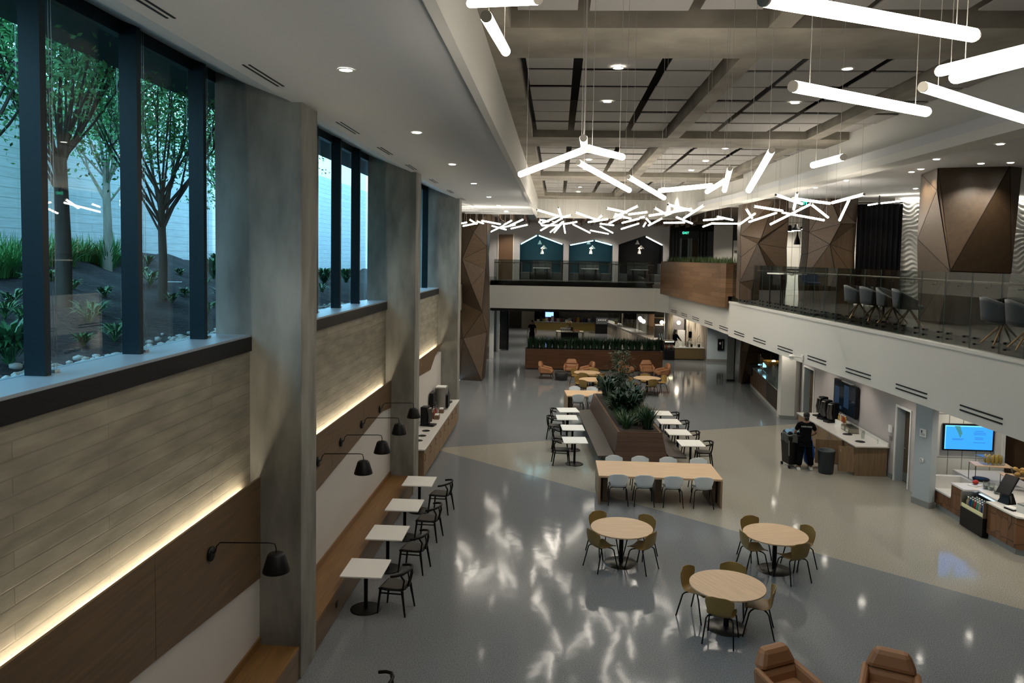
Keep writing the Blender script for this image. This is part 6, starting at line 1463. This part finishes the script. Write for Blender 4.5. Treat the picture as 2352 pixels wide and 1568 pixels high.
# river stones along the glass
m = MB(); r_ = random.Random(8)
for _ in range(4200):
    y_ = 4+17*r_.random()**1.5; x_ = -4.99-abs(r_.gauss(0, .22))
    if x_ < -5.7: continue
    z_ = max(gz(x_, y_), 4.88)+r_.uniform(0, .03); s_ = r_.uniform(.03, .055)
    m.M = Matrix.Translation((x_, y_, z_)) @ Matrix.Rotation(r_.uniform(0, 6), 4, 'Z') @ Matrix.Rotation(r_.uniform(-.4, .4), 4, 'X')
    m.ball((0,0,0), (s_*1.35, s_, s_*.75), 7)
o = m.build('river_gravel', STONE, fix=False); tag(o, 'pale river stones along the foot of the window glass outside', 'gravel', None, 'stuff')
struct(BX('ground_gravel_bed', MULCH, (-5.45, -4.9, -4, 30, 4.7, 4.87)))
def tree(px_, py_, Xp, h, label, seed, bark=BARK, trunk=1.5, r0=.11, nl=6500, spread=1.0, nb=15):
    b = onx(px_, py_, Xp); rr = random.Random(seed)
    t = thing('garden_tree', label, 'tree', (b.x, b.y, gz(b.x, b.y)-.05), 0, 'multi-branched trees in the garden')
    m = MB(); m.tube([(0,0,0),(.01,.02,trunk*.5),(.0,.0,trunk),(0,0,trunk+.5)], r0, 10, r0*.62); tips = []
    for k in range(nb):
        a = k*2.4+rr.uniform(-.3,.3); z0 = trunk*.82+rr.uniform(0, .9); s_ = spread*rr.uniform(.2, 1.0); L_ = h-z0; pts = []
        for i in range(8):
            f = i/7; rad = s_*(1-math.exp(-3*f))*1.0; pts.append(Vector((cos(a+f*.3)*rad+rr.uniform(-.04,.04), sin(a+f*.3)*rad+rr.uniform(-.04,.04), z0+L_*f*rr.uniform(.97,1.03)*(.75+.25*(1-s_/spread*.3)))))
        pts[0] = Vector((0,0,z0-.1)); m.tube(pts, .021, 5, .004, cap=False); tips += pts[2:]
        for q_ in range(5):
            i = rr.randrange(2, 7); a2 = rr.uniform(0, 6.28); e = pts[i]+Vector((cos(a2)*.5, sin(a2)*.5, rr.uniform(.3, .8))); m.tube([pts[i], (pts[i]+e)/2+Vector((0,0,.08)), e], .010, 4, .004, cap=False); tips.append(e)
    m.build('trunk_and_branches', bark, t, fix=False)
    m = MB()
    for _ in range(nl):
        c = rr.choice(tips); c = c+Vector((rr.gauss(0,.42), rr.gauss(0,.42), rr.gauss(0,.34)))
        if c.z < trunk+.45: continue
        n_ = Vector((rr.uniform(-1,1), rr.uniform(-1,1), rr.uniform(-.3,1))).normalized(); u_ = n_.orthogonal().normalized(); v_ = n_.cross(u_); a_ = rr.uniform(0,6.28); d1 = (u_*cos(a_)+v_*sin(a_)); d2 = n_.cross(d1); s_ = rr.uniform(.022, .042)
        m.add([c-d1*s_*1.3, c+d2*s_*.6, c+d1*s_*1.3, c-d2*s_*.6], [(0,1,2,3)], True)
    m.build('foliage', TREEL, t, fix=False)
tree(145, 690, -7.2, 6.4, 'dark-trunked garden tree nearest the glass in the first wide pane', 1, BARK, 1.75, .125, 16000, 1.6, 26)
tree(247, 635, -9.4, 5.6, 'pale-trunked garden tree behind the nearest one', 2, BARKL, 1.7, .10, 14000, 1.5, 20)
tree(373, 697, -7.0, 5.8, 'slim dark garden tree centred in the second wide pane', 3, BARK, 1.45, .085, 14000, 1.55, 26)
tree(548, 625, -8.3, 5.2, 'garden tree partly hidden by the window fin next to the big concrete column', 4, BARK, 1.2, .08, 14000, 2.0, 20)
tree(-70, 690, -7.6, 6.2, 'garden tree whose branches enter at the left edge of the view', 6, BARK, 1.6, .11, 14000, 2.0, 22)
# leafy growth above the garden walls
def canopy(loc, r3, n, label, seed):
    rr = random.Random(seed); t = thing('terrace_tree', label, 'tree', loc); m = MB()
    for _ in range(n):
        d = Vector((rr.gauss(0,1), rr.gauss(0,1), rr.gauss(0,1))).normalized()*rr.uniform(.55,1); c = Vector((d.x*r3[0], d.y*r3[1], r3[2]*1.1+d.z*r3[2])); s_ = rr.uniform(.07,.14); a_ = rr.uniform(0,6.28); u_ = Vector((cos(a_), sin(a_), rr.uniform(-.5,.5))); v_ = Vector((-sin(a_), cos(a_), rr.uniform(-.6,.6)))
        m.add([c-u_*s_, c+v_*s_*.6, c+u_*s_, c-v_*s_*.6], [(0,1,2,3)])
    m.build('foliage', mat('terrace_leaf', (.06,.21,.06), .5), t, fix=False); MB().tube([(0,0,0),(0,0,r3[2]*1.2)], .14, 8, .08).build('trunk', BARK, t)
canopy((-16,14,9.7),(3.4,3.6,2.8),4200,'rounded tree on the terrace above the garden wall, behind the pale-trunked tree',21)
canopy((-15.5,22,9.7),(3.2,4,2.4),4200,'rounded tree on the terrace above the garden wall, behind the slim tree',22)
canopy((-17,6,8.6),(3.2,3,3.2),4200,'rounded tree above the pale rock bank at the left edge',23)
canopy((-16,38,9.7),(3,5,2),3000,'far rounded tree on the terrace, seen in the second window bay',24)
# groundcover
gi = 0
def gc(px_, py_, Xp, kind, s_=1.0):
    global gi
    b = onx(px_, py_, Xp); z_ = gz(b.x, b.y); gi += 1
    if kind == 'grass': t = thing('feathery_shrub', 'feathery light green shrub at the foot of the garden wall', 'shrub', (b.x, b.y, z_), 0, 'feathery shrubs below the garden wall'); blade_clump(110, .75*s_, .55*s_, .012, gi+100, .9, .5).build('leaves', mat('feathery_leaf', (.07,.24,.06), .55), t, fix=False)
    elif kind == 'fern': t = thing('garden_fern', 'small pale green fern on the dark mulch slope', 'fern', (b.x, b.y, z_), 0, 'small ferns on the mulch slope'); leafy_clump(60, .26*s_, .30*s_, gi+100, .016).build('leaves', LEAFG, t, fix=False)
    else: t = thing('garden_shrub', 'dark leafy shrub on the mulch slope', 'shrub', (b.x, b.y, z_), 0, 'dark shrubs on the mulch slope'); leafy_clump(300, .6*s_, .42*s_, gi+100, .022).build('leaves', mat('shrub_leaf', (.03,.14,.05), .5), t, fix=False)
for px_ in range(-20, 290, 19): gc(px_, 600, -9.3-random.uniform(0,.6), 'grass', random.uniform(.8,1.2))
for px_ in range(-10, 60, 18): gc(px_, 600, -9.0, 'grass', 1.0)
for (px_, py_, X_, k_, s_) in [(28,650,-7.5,'fern',1),(20,770,-5.6,'shrub',.8),(205,690,-6.6,'fern',1.3),(120,630,-8.5,'fern',.8),(262,700,-6.0,'fern',1.1),(345,655,-8.0,'fern',1.2),(425,660,-7.2,'fern',.7),(490,640,-8.4,'shrub',.9),(510,650,-7.0,'fern',1.2),(530,600,-9.0,'shrub',1.2),(340,600,-9.5,'fern',1),(545,690,-6.5,'fern',1.0),(480,690,-6.3,'fern',.8),(240,650,-7.8,'fern',.8),
    (745,640,-7.5,'shrub',1.0),(795,640,-8.0,'shrub',1.0),(740,660,-6.6,'fern',1.2),(765,655,-7.5,'fern',1.0),(60,700,-6.6,'fern',1),(35,720,-6.2,'fern',.8),(10,690,-7.0,'fern',1),(170,650,-8.0,'fern',.7),(225,670,-7.0,'fern',.9),(290,690,-6.4,'fern',.7),(395,680,-6.8,'fern',.8),(330,625,-8.8,'fern',.8),(415,620,-8.6,'fern',.7),(470,655,-7.8,'fern',.9),(500,615,-9.2,'shrub',.8),(70,640,-8.4,'fern',.8),(190,720,-5.9,'fern',.7)]: gc(px_, py_, X_, k_, s_)
t = thing('ground_tag', 'white flat tag lying on the mulch right of the slim tree', 'tag', (onx(398,620,-7.9).x, onx(398,620,-7.9).y, gz(-7.9, onx(398,620,-7.9).y)+.05), .4); BX('card', TWHITE, (-.16,.16,-.06,.06,0,.01), t)

# things built but never placed
for q_ in [v for v in list(globals().values()) if isinstance(v, Proto)] + protoS + pa + pb:
    if not q_.used:
        for ch in list(q_.r.children): bpy.data.objects.remove(ch)
        bpy.data.objects.remove(q_.r); q_.used = True

def px_of(o):
    c = ROT.transposed() @ (o.matrix_basis.translation-CAMP); return PX+F_PX*c.x/max(.01, -c.z)
ONES = 'first second third fourth fifth sixth seventh eighth ninth tenth eleventh twelfth thirteenth fourteenth fifteenth sixteenth seventeenth eighteenth nineteenth twentieth twenty-first twenty-second twenty-third twenty-fourth twenty-fifth twenty-sixth'.split()
same = {}
for o in sc.objects:
    if o.parent is None and 'label' in o: same.setdefault(o['label'], []).append(o)
for lb, os_ in same.items():
    if len(os_) > 1:
        for k, o in enumerate(sorted(os_, key=px_of)): o['label'] = lb+', '+('leftmost' if k == 0 else ONES[k]+' from left')
